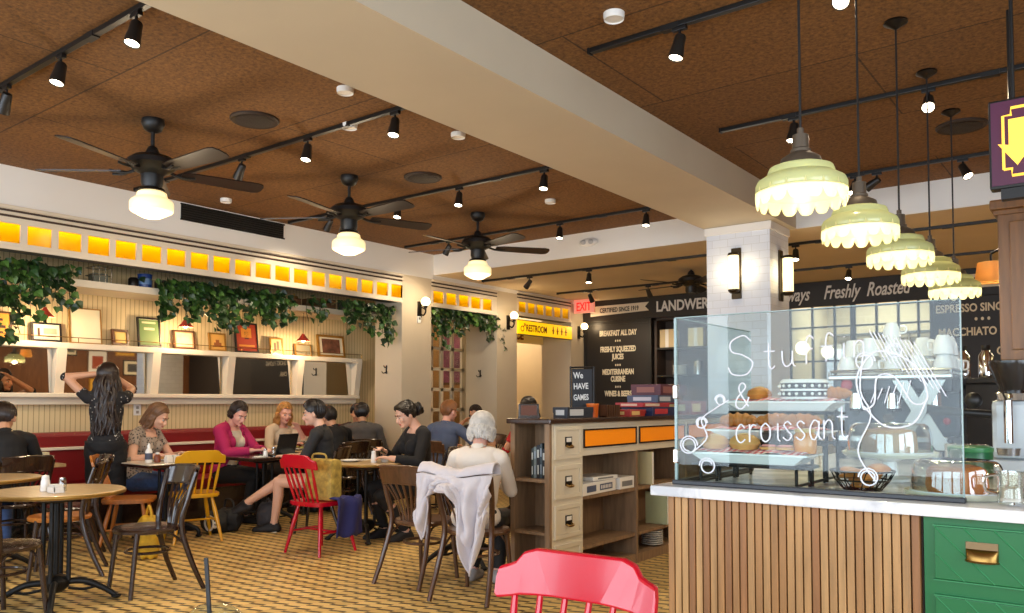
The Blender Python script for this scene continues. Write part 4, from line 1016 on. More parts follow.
# chalk strokes on the inside of the front pane
pen = mat('white_paint_pen', (228, 232, 240), .6, emit=None)
GL = {
 'S': [[(.75, .85), (.5, 1.0), (.1, .85), (.12, .6), (.5, .5), (.8, .3), (.6, .02), (.15, .02), (0, .2)]],
 't': [[(.25, 1), (.25, .2), (.4, 0), (.55, .1)], [(0, .68), (.55, .68)]],
 'u': [[(0, .6), (.02, .2), (.2, 0), (.45, .15), (.5, .6)], [(.5, .6), (.52, .1), (.65, 0)]],
 'f': [[(.6, .95), (.4, 1.08), (.25, .85), (.25, 0)], [(0, .58), (.55, .58)]],
 'i': [[(.15, .6), (.15, .1), (.28, 0)], [(.15, .85), (.17, .82)]],
 'n': [[(.05, .6), (.05, 0)], [(.05, .4), (.25, .6), (.45, .5), (.47, .1), (.6, 0)]],
 's': [[(.45, .52), (.25, .62), (.06, .5), (.25, .33), (.45, .16), (.25, 0), (0, .1)]],
 'c': [[(.5, .5), (.28, .62), (.04, .4), (.06, .12), (.28, 0), (.52, .12)]],
 'r': [[(.08, .6), (.08, 0)], [(.08, .38), (.25, .58), (.45, .55)]],
 'o': [[(.27, .62), (.04, .45), (.06, .12), (.27, 0), (.5, .14), (.5, .46), (.27, .62)]],
 'a': [[(.48, .55), (.25, .62), (.03, .35), (.1, .05), (.3, .02), (.48, .3)], [(.5, .6), (.48, .12), (.64, 0)]],
 '&': [[(.7, .1), (.3, .6), (.25, .85), (.42, .98), (.55, .8), (.15, .4), (.1, .1), (.35, 0), (.6, .2), (.72, .45)]],
}
def write(s, x, z, h, adv, rise=0.0, w=.8):
    q = MB()
    for ch in s:
        if ch == ' ': x += adv; continue
        for st_ in GL[ch]:
            pts = [(x + a * h * w, .0, z + b_ * h) for a, b_ in st_]
            q.tube(spline(pts, 5) if len(pts) > 2 else pts, .0026, 6)
        x += adv * (1.15 if ch in 'So' else (.6 if ch in 'i' else 1)); z += rise
    return q
q = write('S', .20, .385, .135, .1, w=.8)
q.v += []; q.build('chalk_capital', pen, t).location = (0, -.0065, 0)
write('tuffin', .325, .405, .085, .062, .006).build('chalk_lettering', pen, t).location = (0, -.0065, 0)
write('&', .22, .27, .09, .1).build('chalk_lettering', pen, t).location = (0, -.0065, 0)
write('croissant', .225, .155, .10, .043, .003, .62).build('chalk_lettering', pen, t).location = (0, -.0065, 0)
q = MB()
for cx, cz, r, tn, fl in ((.05, .14, .035, 2.2, 1), (.12, .07, .03, 1.8, -1), (.1, .22, .022, 2, 1), (.17, .3, .02, 2, -1), (.645, .42, .03, 1.7, 1), (.65, .06, .03, 2, -1), (.73, .45, .024, 1.6, -1)):
    MB().tube([(cx + fl * r * (1 - .4 * k / 24 * tn / 2) * math.cos(k / 24 * tn * 2 * PI * .8), 0, cz + r * (1 - .4 * k / 24 * tn / 2) * math.sin(k / 24 * tn * 2 * PI * .8)) for k in range(25)], .0026, 6).build('chalk_swirl', pen, t).location = (0, -.0065, 0)
q = MB(); q.tube(spline([(.07, 0, .12), (.12, 0, .17), (.1, 0, .23), (.15, 0, .27), (.2, 0, .3)], 5), .0026, 6); q.build('chalk_swirl', pen, t).location = (0, -.0065, 0); q = MB()
q.tube(spline([(.64, 0, .44), (.63, 0, .33), (.66, 0, .25), (.62, 0, .14), (.67, 0, .05)], 5), .0026, 6)
q.build('chalk_swirl', pen, t).location = (0, -.0065, 0)
q = MB()   # hatched croissant drawing
oc = [(.70, .10), (.68, .2), (.74, .28), (.84, .24), (.88, .14), (.84, .12), (.79, .2), (.74, .2), (.73, .12), (.70, .10)]
q.tube([(p.x, 0, p.z) for p in spline([(a, 0, b_) for a, b_ in oc], 6)], .003, 6)
for k in range(11):
    a = .72 + .0125 * k; q.tube([(a, 0, .345 - .004 * k), (a + .045 + .004 * k, 0, .25 - .011 * k)], .0018, 5)
for k in range(6): q.tube([(.72 + .02 * k, 0, .12 + .012 * (k % 2)), (.735 + .02 * k, 0, .16 + .012 * k * .5)], .0018, 5)
q.tube(spline([(.70, 0, .11), (.76, 0, .05), (.84, 0, .06), (.88, 0, .14)], 5), .003, 6)
q.build('chalk_croissant', pen, t).location = (-.06, -.0065, .17)
# three-tier wire stand with trays
wire = mat('black_wire', (20, 20, 20), .4, metal=.4)
t = thing('tier_stand', 'black three-step wire stand carrying the pastry trays', 'display stand', (-1.06, 2.97, WT))
q = MB()
for j, (y, z) in enumerate(((-.17, .072), (0, .147), (.17, .252))):
    for x in (-.17, .17):
        for yy in (y - .07, y + .07): q.cyl((x, yy, 0), (x, yy, z), .006, n=8)
        q.cyl((x, y - .07, .012), (x, y + .07, .012), .005, n=8)
    q.tube([(-.2, y - .07, z), (.2, y - .07, z), (.2, y + .07, z), (-.2, y + .07, z), (-.2, y - .07, z)], .006, 8)
q.build('wire_frame', wire, t)
# gingham paper
m, N, L, b = nodes_of('red_gingham_paper')
tc = N.new('ShaderNodeTexCoord'); sp = N.new('ShaderNodeSeparateXYZ'); L.new(tc.outputs['Object'], sp.inputs[0])
gx = mathn(N, L, 'LESS_THAN', mathn(N, L, 'FRACT', mathn(N, L, 'DIVIDE', sp.outputs[0], .024)), .5)
gy = mathn(N, L, 'LESS_THAN', mathn(N, L, 'FRACT', mathn(N, L, 'DIVIDE', sp.outputs[1], .024)), .5)
rp = N.new('ShaderNodeValToRGB'); L.new(mathn(N, L, 'MULTIPLY', mathn(N, L, 'ADD', gx, gy), .5), rp.inputs[0])
rp.color_ramp.interpolation = 'CONSTANT'
e = rp.color_ramp.elements; e[0].color = lin((240, 232, 232)); e[1].position = .4; e[1].color = lin((226, 150, 156)); e2 = e.new(.9); e2.color = lin((196, 60, 72))
L.new(rp.outputs[0], b.inputs['Base Color']); b.inputs['Roughness'].default_value = .8
gingham = m
bread = mat('golden_crust', (186, 118, 52), .5, var=.35, vs=14, bump=.2, bs=50)
bread2 = mat('pale_bun_crust', (206, 156, 92), .5, var=.3, vs=12, bump=.15, bs=40)
choc = mat('dark_chocolate', (46, 26, 20), .45)
def tray(x, y, z, lab, w=.43):
    o = thing('pastry_tray', lab, 'tray', (x, y, z), 0, 'white trays on the tiered stand')
    q = MB()
    a, b_, c = w / 2, .085, .03
    lo = [(-a * .8, -b_ * .8), (a * .8, -b_ * .8), (a * .8, b_ * .8), (-a * .8, b_ * .8)]
    hi = [(-a, -b_), (a, -b_), (a, b_), (-a, b_)]
    vs = [(p[0], p[1], 0) for p in lo] + [(p[0], p[1], c) for p in hi] + [(p[0] * 1.06, p[1] * 1.1, c) for p in hi] + [(p[0] * 1.06, p[1] * 1.1, c + .006) for p in hi] + [(p[0] * .99, p[1] * .98, c + .006) for p in hi] + [(p[0] * 1.0, p[1] * 1.0, .008) for p in lo]
    fs = [(0, 1, 2, 3)] + [(r * 4 + i, r * 4 + (i + 1) % 4, r * 4 + 4 + (i + 1) % 4, r * 4 + 4 + i) for r in range(5) for i in range(4)] + [(20, 21, 22, 23)]
    q.add(vs, fs).build('tray_dish', china, o)
    rr = random.Random(int(x * 99 + z * 99))
    q = MB().grid(lambda u_, v_: Vector((-a * .99 + 2 * a * .99 * u_, -b_ * .99 + 2 * b_ * .99 * v_, c + .008 + .012 * math.sin(PI * v_) * math.sin(PI * u_) ** .3 + .004 * math.sin(19 * u_ + 4 * v_))), 24, 8)
    q.build('paper_liner', gingham, o)
    return c + .028
z1 = tray(-1.06, 2.80, WT + .08, 'lowest white tray with red gingham paper and round buns', .4)
z2 = tray(-1.06, 2.97, WT + .155, 'middle white tray with gingham paper and croissants', .4)
z3 = tray(-1.06, 3.14, WT + .26, 'top white tray with gingham paper and iced cakes', .4)
def bun(x, y, z, r, lab, m=bread2):
    o = thing('bread_bun', lab, 'bun', (x, y, z)); q = MB().lathe([(0, 0), (r * .8, 0), (r, .35 * r), (r * .92, .65 * r), (r * .6, .9 * r), (0, 1.0 * r)], 20); q.build('crust', m, o, True)
    MB().tube([(-r * .4, 0, r * .93), (0, 0, r * 1.0), (r * .4, 0, r * .93)], .004, 6).build('score_line', mat('bun_score', (232, 200, 150), .6), o)
def croissant(x, y, z, rz, s, lab):
    o = thing('croissant', lab, 'croissant', (x, y, z), R(rz)); q = MB(); pts = []; rad = []
    for k in range(25):
        a = PI * (k / 24); pts.append((.06 * s * math.cos(a), .045 * s * math.sin(a), .024 * s)); rad.append(s * (.006 + .022 * math.sin(a) ** .8 * (1 + .12 * (1 if k % 4 < 2 else -1))))
    q.tube(pts, rad, 12).build('crust', bread, o, True)
zz = WT + .08 + z1 - .012
bun(-1.2, 2.79, zz, .05, 'left golden bun on the lowest pastry tray'); bun(-1.09, 2.79, zz, .055, 'larger golden bun beside it on the lowest tray')
for k, (x, lab) in enumerate(((-1.0, 'pink iced cookie on the lowest tray near the buns'), (-.945, 'second pink iced cookie on the lowest tray'))):
    o = thing('iced_cookie', lab, 'cookie', (x, 2.78, zz + .004)); MB().lathe([(0, 0), (.03, 0), (.032, .008), (0, .012)], 18).build('biscuit', bread2, o, True); MB().lathe([(.027, .0105), (.02, .016), (0, .017)], 18).build('icing', mat('pink_icing', (226, 150, 150), .4), o, True)
zz = WT + .155 + z2 - .014
for x, y, rz, lab in ((-1.18, 2.96, 20, 'croissant at the left of the middle tray'), (-1.06, 2.97, -10, 'croissant in the middle of the middle tray'), (-.94, 2.96, 25, 'croissant toward the right of the middle tray')): croissant(x, y, zz, rz, 1.0, lab)
o = thing('jam_jar', 'amber jam jar at the right of the lowest pastry tray', 'jar', (-.885, 2.81, WT + .08 + z1 - .02)); MB().lathe([(0, 0), (.034, 0), (.038, .01), (.038, .06), (.03, .072), (0, .072)], 20).build('jar_body', mat('amber_jam', (220, 140, 30), .2, coat=.5), o, True); MB().lathe([(.032, .072), (.034, .074), (.034, .084), (0, .086)], 20).build('lid', mat('gold_lid', (206, 170, 90), .3), o, True)
o = thing('chocolate_loaf', 'dark chocolate loaf behind the buns on the lowest tray', 'cake', (-1.0, 2.84, WT + .08 + z1 - .014)); MB().box((0, 0, .032), (.09, .05, .064), .012).build('loaf', choc, o); MB().box((0, 0, .066), (.07, .035, .006), .003).build('icing', mat('cocoa_icing', (70, 44, 34), .4), o)
zz = WT + .26 + z3 - .014
o = thing('layer_cake', 'round white cake with dark dotted bands on the top tray', 'cake', (-.99, 3.14, zz))
MB().lathe([(0, 0), (.085, 0), (.088, .01), (.088, .065), (.08, .075), (0, .076)], 32).build('cake_body', china, o, True)
for z in (.02, .05):
    MB().lathe([(.0885, z - .011), (.0895, z), (.0885, z + .011)], 32).build('chocolate_band', choc, o, True)
    q = MB()
    for k in range(20): q.ball((.09 * math.cos(k * PI / 10), .09 * math.sin(k * PI / 10), z), .0065, 8)
    q.build('icing_dot', china, o)
bun(-1.16, 3.13, zz, .048, 'tall golden brioche at the left of the top tray', bread)
croissant(-.87, 3.14, zz, 40, .9, 'croissant at the right end of the top tray')
# domes
def dome(x, y, z0, r, h, lab, cake_m, stand=0.0, lab2=None):
    o = thing('cake_dome', lab, 'cake dome', (x, y, z0))
    if stand: MB().lathe([(0, 0), (.08, 0), (.08, .01), (.03, .02), (.025, stand - .02), (.06, stand - .004), (0, stand - .004)], 28).build('pedestal', china, o, True)
    MB().lathe([(0, stand), (r * 1.06, stand), (r * 1.14, stand + .012), (r * 1.14, stand + .018), (r * 1.05, stand + .012), (0, stand + .01)], 48).build('plate', mat('pale_sage_plate', (206, 206, 184), .3), o, True)
    pr = [(r, stand + .014), (r * .99, stand + h * .5), (r * .95, stand + h * .8), (r * .86, stand + h * .95), (r * .7, stand + h), (0, stand + h * 1.02)]
    MB().lathe([(p.x, p.z) for p in spline([(a, 0, b_) for a, b_ in pr], 4)], 48).build('dome', dome_glass, o, True)
    MB().lathe([(r, stand + .014), (r + .003, stand + .014), (r + .003, stand + .02), (r, stand + .02)], 48).build('dome_rim', mat('pale_rim', (226, 232, 232), .2), o, True)
    MB().lathe([(0, h * 1.02 + stand), (.012, h * 1.02 + stand), (.02, h * 1.02 + .014 + stand), (.014, h * 1.02 + .028 + stand), (0, h * 1.02 + .03 + stand)], 20).build('knob', dome_glass, o, True)
    c = thing('sponge_cake', lab2, 'cake', (x, y, z0 + stand + .0125)); MB().lathe([(.0, 0), (r * .62, 0), (r * .66, .02), (r * .62, h * .62), (r * .5, h * .7), (.0, h * .72)], 40, ripple=lambda i, rr, z, th: (rr * (1 + .035 * math.cos(14 * th)), z)).build('cake_body', cake_m, c, True)
    MB().lathe([(0, h * .722), (r * .48, h * .705), (r * .3, h * .75), (0, h * .75)], 32).build('icing', mat('caramel_icing', (150, 84, 40), .3), c, True)
dome(-.435, 2.85, WT + .001, .13, .115, 'clear cake dome at the right front of the counter', mat('orange_sponge', (196, 116, 52), .5, var=.3, vs=10), 0, 'fluted orange sponge cake under the front dome')
dome(-.72, 3.27, WT + .001, .145, .125, 'clear cake dome on a pedestal behind the cookie basket', mat('pale_sponge', (190, 150, 96), .5, var=.3, vs=10), .09, 'pale fluted cake under the rear dome')
o = thing('wire_basket', 'round black wire basket of cookies behind the glass', 'basket', (-.715, 2.86, WT + .001)); q = MB()
for r, z in ((.06, .004), (.085, .035), (.1, .065)): q.tube([(r * math.cos(k * PI / 16), r * math.sin(k * PI / 16), z) for k in range(33)], .003, 6)
for k in range(18):
    a = 2 * PI * k / 18; q.tube([(0.02 * math.cos(a), .02 * math.sin(a), .004), (.06 * math.cos(a), .06 * math.sin(a), .004), (.085 * math.cos(a + .1), .085 * math.sin(a + .1), .035), (.1 * math.cos(a + .2), .1 * math.sin(a + .2), .065)], .002, 5)
q.build('wire_frame', wire, o)
for k in range(9):
    a = k * 2.4; r = .055 * math.sqrt(k / 9)
    c = thing('cookie', 'brown cookie piled in the black wire basket', 'cookie', (-.715 + r * math.cos(a), 2.86 + r * math.sin(a), WT + .012 + .007 * k), a, 'cookies in the wire basket')
    MB().lathe([(0, 0), (.034, 0), (.037, .006), (.03, .012), (0, .015)], 16, M=Matrix.Rotation(.35 * math.sin(k * 1.7), 3, 'X')).build('biscuit', bread, c, True)
o = thing('green_canister', 'round green canister behind the front cake dome', 'canister', (-.5, 3.6, WT + .001)); MB().lathe([(0, 0), (.075, 0), (.078, .01), (.078, .1), (.07, .112), (0, .112)], 28).build('canister_body', mat('green_enamel', (26, 92, 56), .3), o, True); MB().lathe([(.079, .1), (.08, .104), (.08, .116), (.07, .122), (0, .122)], 28).build('lid', mat('green_lid', (50, 120, 70), .3), o, True)
o = thing('glass_jug', 'small clear glass jug at the right end of the counter', 'jug', (-.275, 2.7, WT + .001)); MB().lathe([(0, .004), (.034, .004), (.036, .02), (.032, .07), (.037, .095), (.035, .095), (.03, .07), (.034, .022), (0, .01)], 28).build('jug_body', dome_glass, o, True); MB().tube(spline([(-.036, 0, .085), (-.065, 0, .075), (-.062, 0, .04), (-.035, 0, .03)], 5), .005, 8).build('handle', chrome, o, True)
MB().lathe([(0, .012), (.03, .012), (.028, .05), (0, .05)], 20).build('water', mat('pale_milk', (216, 210, 200), .3), o, True)
o = thing('paper_napkins', 'white napkin stack standing at the far right of the counter', 'napkins', (-.22, 2.95, WT + .001)); MB().bx(-.03, .06, -.04, .04, 0, .14, .006).build('napkin_block', paper, o); MB().bx(-.034, .064, -.044, .044, 0, .04).build('holder', steel, o)
# espresso machine
t = thing('espresso_machine', 'dark espresso machine with white X-shaped side and cup rail', 'espresso machine', (-.96, 4.6, WT))
gm = mat('gunmetal', (34, 36, 44), .35); wpan = mat('white_enamel_panel', (206, 214, 218), .2)
MB().bx(-.28, .28, -.22, .22, .06, .12, .01).bx(-.28, .28, .0, .22, .12, .40, .02).bx(-.28, .28, -.2, .22, .34, .43, .02).build('body', gm, t)
MB().bx(-.26, .26, -.24, .0, .09, .125, .006).build('drip_tray', steel, t)
q = MB()
for x in (-.18, 0, .18): q.cyl((x, -.12, .34), (x, -.12, .26), .035, .04, 18)
q.build('group_head', chrome, t, True)
q = MB()
for x in (-.18, 0, .18): q.tube([(x, -.12, .25), (x + .02, -.2, .245), (x + .05, -.34, .235)], [.014, .013, .016], 10).cyl((x, -.12, .245), (x, -.12, .265), .036, n=16)
q.build('portafilter', black, t, True)
q = MB()
for s in (-1, 1):
    q.prism([(.14 - .14 * s, .06), (.14 - .07 * s, .06), (.14 + .12 * s, .4), (.14 + .05 * s, .4)], .012, FACE_NY, (0, -.235 - .012 * (s > 0), 0))
q.build('x_panel', wpan, t)
MB().tube([(-.28, -.24, .45), (-.28, .2, .45), (.28, .2, .45), (.28, -.24, .45), (-.28, -.24, .45)], .008, 8).cyl((-.28, -.24, .42), (-.28, -.24, .45), .008, n=8).cyl((.28, -.24, .42), (.28, -.24, .45), .008, n=8).bx(-.29, .29, -.25, .22, .405, .432, .008).build('cup_rail', steel, t)
q = MB()
for x in (-.25, .25):
    for y in (-.18, .18): q.cyl((x, y, 0), (x, y, .06), .025, n=12)
q.build('foot', black, t)
MB().ball((-.2, -.235, .38), (.03, .012, .03), 12).ball((.26, -.25, .2), (.018, .018, .018), 10).build('gauge', mat('red_gauge', (150, 20, 40), .3), t, True)
def cup(x, y, z, r, h, lab, grp, handle=True, cat='cup', up=True, rz=0):
    o = thing('coffee_cup', lab, cat, (x, y, z), rz, grp)
    pr = [(0, 0), (r * .55, 0), (r * .6, h * .06), (r * .85, h * .4), (r, h), (r * .94, h), (r * .8, h * .42), (r * .5, h * .12), (0, h * .1)]
    if not up: pr = [(a, h - b_) for a, b_ in pr]
    MB().lathe(pr, 22).build('bowl', china, o, True)
    if handle: MB().tube(spline([(r * .9, 0, h * .75), (r * 1.5, 0, h * .7), (r * 1.45, 0, h * .3), (r * .75, 0, h * .3)], 4), r * .11, 6).build('handle', china, o, True)
    return o
k = 0
for j, y in enumerate((4.48, 4.6, 4.72)):
    for i in range(5):
        x = -1.19 + .115 * i
        for lv_ in range(2 if (i + j) % 3 else 1):
            cup(x, y, WT + .433 + .096 * lv_, .05, .095, 'white cup stacked upside down on the espresso machine', 'cups on the espresso machine', up=False, rz=k * 1.3); k += 1
cup(-.97, 4.5, WT + .433 + .192, .045, .075, 'white cup standing topmost in the middle of the cup pile', 'top cup on the espresso machine', up=False)
# grinder and lever machine at the right
t = thing('coffee_grinder', 'white and black coffee grinder right of the espresso machine', 'grinder', (-.43, 4.05, WT))
MB().bx(-.07, .12, -.1, .1, 0, .05, .01).bx(-.05, .12, -.0, .1, .05, .3, .02).build('body', wpan, t)
MB().lathe([(0, .3), (.06, .3), (.07, .33), (.05, .34), (0, .34)], 24, (.03, .03, 0)).cyl((.02, -.06, .12), (.02, -.06, .3), .018, n=14).build('chute', chrome, t, True)
MB().lathe([(.05, .34), (.09, .45), (.09, .47), (0, .475)], 24, (.03, .03, 0)).build('hopper', mat('smoked_hopper', (40, 34, 30), .2), t, True)
MB().tube([(-.04, -.08, .24), (-.16, -.1, .25), (-.28, -.12, .262)], [.018, .016, .022], 12).ball((-.1, -.12, .3), (.035, .035, .035), 14).build('handle', black, t, True)
MB().cyl((.02, -.08, .07), (.02, -.08, .1), .04, .045, 18).build('filter_basket', steel, t, True)
for k, (x, y) in enumerate(((-.66, 4.2), (-.6, 4.2), (-.54, 4.2))):
    o = thing('milk_pitcher', ('left', 'middle', 'right')[k] + ' steel milk pitcher of three on the bar by the grinder', 'pitcher', (x, y, WT + .001)); MB().lathe([(0, 0), (.028, 0), (.03, .02), (.026, .08), (.03, .1), (.027, .1), (.023, .08), (.026, .02), (0, .01)], 20).build('pitcher_body', chrome, o, True); MB().tube(spline([(.028, 0, .09), (.055, 0, .08), (.05, 0, .03), (.029, 0, .025)], 4), .004, 6).build('handle', chrome, o, True)
t = thing('bottle_rack', 'dark rack with steel bottle necks above the grinder', 'rack', (-.62, 5.3, WT))
MB().bx(-.3, .4, 0, .25, .0, .4, .01).bx(-.3, .4, -.02, .27, .4, .43, .005).build('rack_body', mat('dark_rack', (36, 30, 26), .5), t)
for k in range(4):
    o = thing('steel_flask', ('first', 'second', 'third', 'fourth')[k] + ' steel flask from the left on the dark rack behind the grinder', 'flask', (-.78 + .12 * k, 5.4, WT + .431), 0); MB().lathe([(0, 0), (.04, 0), (.042, .01), (.04, .13), (.02, .16), (.02, .18), (0, .185)], 20).build('flask_body', chrome, o, True); MB().lathe([(.02, .16), (.024, .165), (.024, .19), (0, .192)], 16).build('cap', black, o, True)
# ------------------------------------------------------------------ furniture
SEAT = .43
def windsor(name, lab, loc, rz, m, h=.80, cat='chair', group=None):
    """faces local +Y; backrest at -Y"""
    t = thing(name, lab, cat, loc, rz, group)
    sh = [(.0, .2), (.13, .19), (.19, .1), (.2, -.05), (.18, -.17), (.1, -.2), (-.1, -.2), (-.18, -.17), (-.2, -.05), (-.19, .1), (-.13, .19)]
    out = [(p.x, p.y) for p in spline([(a, b_, 0) for a, b_ in sh + [sh[0]]], 4)][:-1]
    q = MB().prism([(a * .96, b_ * .96) for a, b_ in out], .012, None, (0, 0, SEAT - .034)).prism(out, .024, None, (0, 0, SEAT - .022))
    q.build('seat', m, t)
    for sx, sy in ((-1, 1), (1, 1), (-1, -1), (1, -1)):
        a = Vector((.13 * sx, .12 * sy, SEAT - .03)); b_ = Vector((.205 * sx, .2 * sy, 0))
        MB().tube([a, a.lerp(b_, .3), a.lerp(b_, .55), b_], [.013, .019, .017, .012], 10).build('leg', m, t, True)
    f = lambda sx, sy, k: Vector((.13 * sx, .12 * sy, SEAT - .03)).lerp(Vector((.205 * sx, .2 * sy, 0)), k)
    q = MB()
    for sx in (-1, 1): q.tube([f(sx, 1, .55), (f(sx, 1, .55) + f(sx, -1, .55)) / 2, f(sx, -1, .55)], [.008, .013, .008], 8)
    q.tube([(f(-1, 1, .55) + f(-1, -1, .55)) / 2, (f(1, 1, .55) + f(1, -1, .55)) / 2], .009, 8)
    q.build('stretcher', m, t, True)
    # crest rail: stepped outline, bent back a little
    W = .215; yb = -.165; lean = .10
    def P(x, z): 
        k = (z - SEAT) / (h - SEAT)
        return Vector((x, yb - lean * k - .03 * (1 - (x / W) ** 2), z))
    top = [(-1.0, .36), (-.97, .62), (-.86, .68), (-.78, .74), (-.70, .92), (-.55, 1.0), (.55, 1.0), (.70, .92), (.78, .74), (.86, .68), (.97, .62), (1.0, .36)]
    bot = [(-1.0, .10), (-.96, .02), (-.8, .06), (-.7, .10), (-.5, .12), (-.3, .13), (.3, .13), (.5, .12), (.7, .10), (.8, .06), (.96, .02), (1.0, .10)]
    q = MB(); hh = .125; th = .022; n = len(top); vs = []
    for off in (-th / 2, th / 2):
        for (a, b_) in top: p = P(a * W, h - hh + b_ * hh); vs.append(p + Vector((0, off, 0)))
        for (a, b_) in bot: p = P(a * W, h - hh + b_ * hh); vs.append(p + Vector((0, off, 0)))
    fs = []
    for i in range(n - 1):
        fs += [(i, i + 1, n + i + 1, n + i), (2 * n + i, 3 * n + i, 3 * n + i + 1, 2 * n + i + 1), (i, 2 * n + i, 2 * n + i + 1, i + 1), (n + i, n + i + 1, 3 * n + i + 1, 3 * n + i)]
    fs += [(0, n, 3 * n, 2 * n), (n - 1, 3 * n - 1, 4 * n - 1, 2 * n - 1)]
    rail = q.add(vs, fs).build('crest_rail', m, t)
    bv = rail.modifiers.new('round', 'BEVEL'); bv.width = .006; bv.segments = 2; bv.limit_method = 'ANGLE'
    for k in range(6):
        x = -.165 + .066 * k
        a = Vector((x * .82, yb + .01, SEAT)); b_ = P(x, h - hh * .85)
        MB().tube([a, a.lerp(b_, .5), b_], [.009, .011 if 0 < k < 5 else .014, .008], 8).build('spindle', m, t, True)
    return t
def bentwood(lab, loc, rz, m=None, h=.80, seat_m=None, solid=True, group='dark bentwood cafe chairs'):
    m = m or darkwood
    t = thing('bentwood_chair', lab, 'chair', loc, rz, group)
    MB().lathe([(0, SEAT - .03), (.185, SEAT - .034), (.205, SEAT - .028), (.208, SEAT - .012), (.2, SEAT), (.17, SEAT - .001), (.12, SEAT - .006), (0, SEAT - .008)], 36).build('seat', seat_m or m, t, True)
    for s in (-1, 1):
        MB().tube(spline([(.145 * s, .125, SEAT - .02), (.15 * s, .14, .28), (.165 * s, .17, .0)], 5), [.019 - .0005 * i for i in range(11)], 10).build('leg', m, t, True)
        pts = spline([(.2 * s, -.30, 0), (.185 * s, -.215, .2), (.165 * s, -.155, SEAT), (.185 * s, -.19, .62), (.198 * s, -.235, h - .02)], 5)
        MB().tube(pts, [.015 + .004 * math.sin(PI * i / (len(pts) - 1)) for i in range(len(pts))], 10).build('leg', m, t, True)
    MB().tube([(.135 * math.cos(a * PI / 12), .135 * math.sin(a * PI / 12) - .01, .27) for a in range(25)], .010, 8).build('stretcher_hoop', m, t, True)
    for s in (-1, 1):
        MB().tube(spline([(.152 * s, .14, .3), (.1 * s, .11, .38), (.03 * s, .1, SEAT - .03)], 4), .008, 6).build('seat_brace', m, t, True)
        MB().tube(spline([(.175 * s, -.18, .3), (.15 * s, -.1, .38), (.15 * s, 0, SEAT - .03)], 4), .008, 6).build('seat_brace', m, t, True)
    # curved top rail plate
    def bk(u, z): return Vector((.2 * math.sin(u), -.20 - .07 * (math.cos(u) - .3) - .05 * (z - .62) / .18, z))
    q = MB(); U = 1.25
    q.grid(lambda a, b_: bk(-U + 2 * U * a, h - .115 + .115 * b_ + .012 * (1 - (2 * a - 1) ** 2)) + Vector((0, .009, 0)), 20, 3)
    q.grid(lambda a, b_: bk(-U + 2 * U * a, h - .115 + .115 * b_ + .012 * (1 - (2 * a - 1) ** 2)) + Vector((0, -.009, 0)), 20, 3)
    q.tube([bk(-U + 2 * U * a / 20, h + .012 * (1 - (a / 10 - 1) ** 2)) for a in range(21)], .011, 8).tube([bk(-U + 2 * U * a / 20, h - .115 + .012 * (1 - (a / 10 - 1) ** 2)) for a in range(21)], .010, 8)
    q.build('top_rail', m, t, True)
    for k in range(6):
        f = -1 + 2 * k / 5
        a = bk(f * .78, h - .11); b_ = Vector((.055 * f, -.175, SEAT - .01)); c = (a + b_) / 2 + Vector((-.012 * f, .02, 0))
        MB().tube(spline([a, c, b_], 4), .0105, 6, flat=.6).build('slat', m, t, True)
    return t
yellow1 = windsor('windsor_chair', 'glossy yellow spindle-back chair at the table of the blonde seated woman', (-6.77, 4.12, 0), R(72), yellowp, .82)
red1 = windsor('windsor_chair', 'red spindle-back chair with a yellow bag on its seat in mid floor', (-5.40, 4.45, 0), R(3), redp, .82)
red2 = windsor('windsor_chair', 'large glossy red chair back close to the camera in front of the counter', (-1.035, 1.36, 0), R(183), redp, .89)
or1 = windsor('windsor_chair', 'orange-brown spindle chair left of the woman in the patterned top', (-6.82, 3.56, 0), R(-38), orangew, .80)
bentwood('dark bentwood chair on the right of the front round table', (-5.18, 2.82, 0), R(176))
bentwood('dark bentwood chair at the lower left corner by the front round table', (-5.20, 1.96, 0), R(20))
bentwood('dark bentwood chair with a tan seat behind the front round table', (-6.2, 2.72, 0), R(150), seat_m=orangew)
bentwood('dark bentwood chair with its back to the standing woman', (-6.72, 3.02, 0), R(165))
bentwood('brown slat-back chair alone beside the chair draped with a jacket', (-3.98, 4.2, 0), R(4), brownwood)
bentwood('brown slat-back chair of the white-haired woman, draped with a jacket', (-3.40, 4.1, 0), R(14), brownwood)
bentwood('dark brown chair of the man in the blue shirt', (-6.25, 6.85, 0), R(8), brownwood)
bentwood('dark chair of the woman with glasses', (-5.28, 5.58, 0), R(140), darkwood)
bentwood('dark chair of the young man with crossed legs', (-6.27, 5.13, 0), R(122), darkwood)
bentwood('dark chair of the person at the far left edge', (-7.25, 2.82, 0), R(90), darkwood)
bentwood('dark chair of the woman in the red top', (-5.2, 7.3, 0), R(70), brownwood)
bentwood('dark chair of the woman facing the man in the blue shirt', (-6.72, 8.2, 0), R(185), brownwood)
bentwood('dark chair of the dark-shirted guest', (-7.0, 6.05, 0), R(88), darkwood)
bentwood('dark chair of the grey-sweater guest by the mirrors', (-7.26, 6.6, 0), R(53), darkwood)

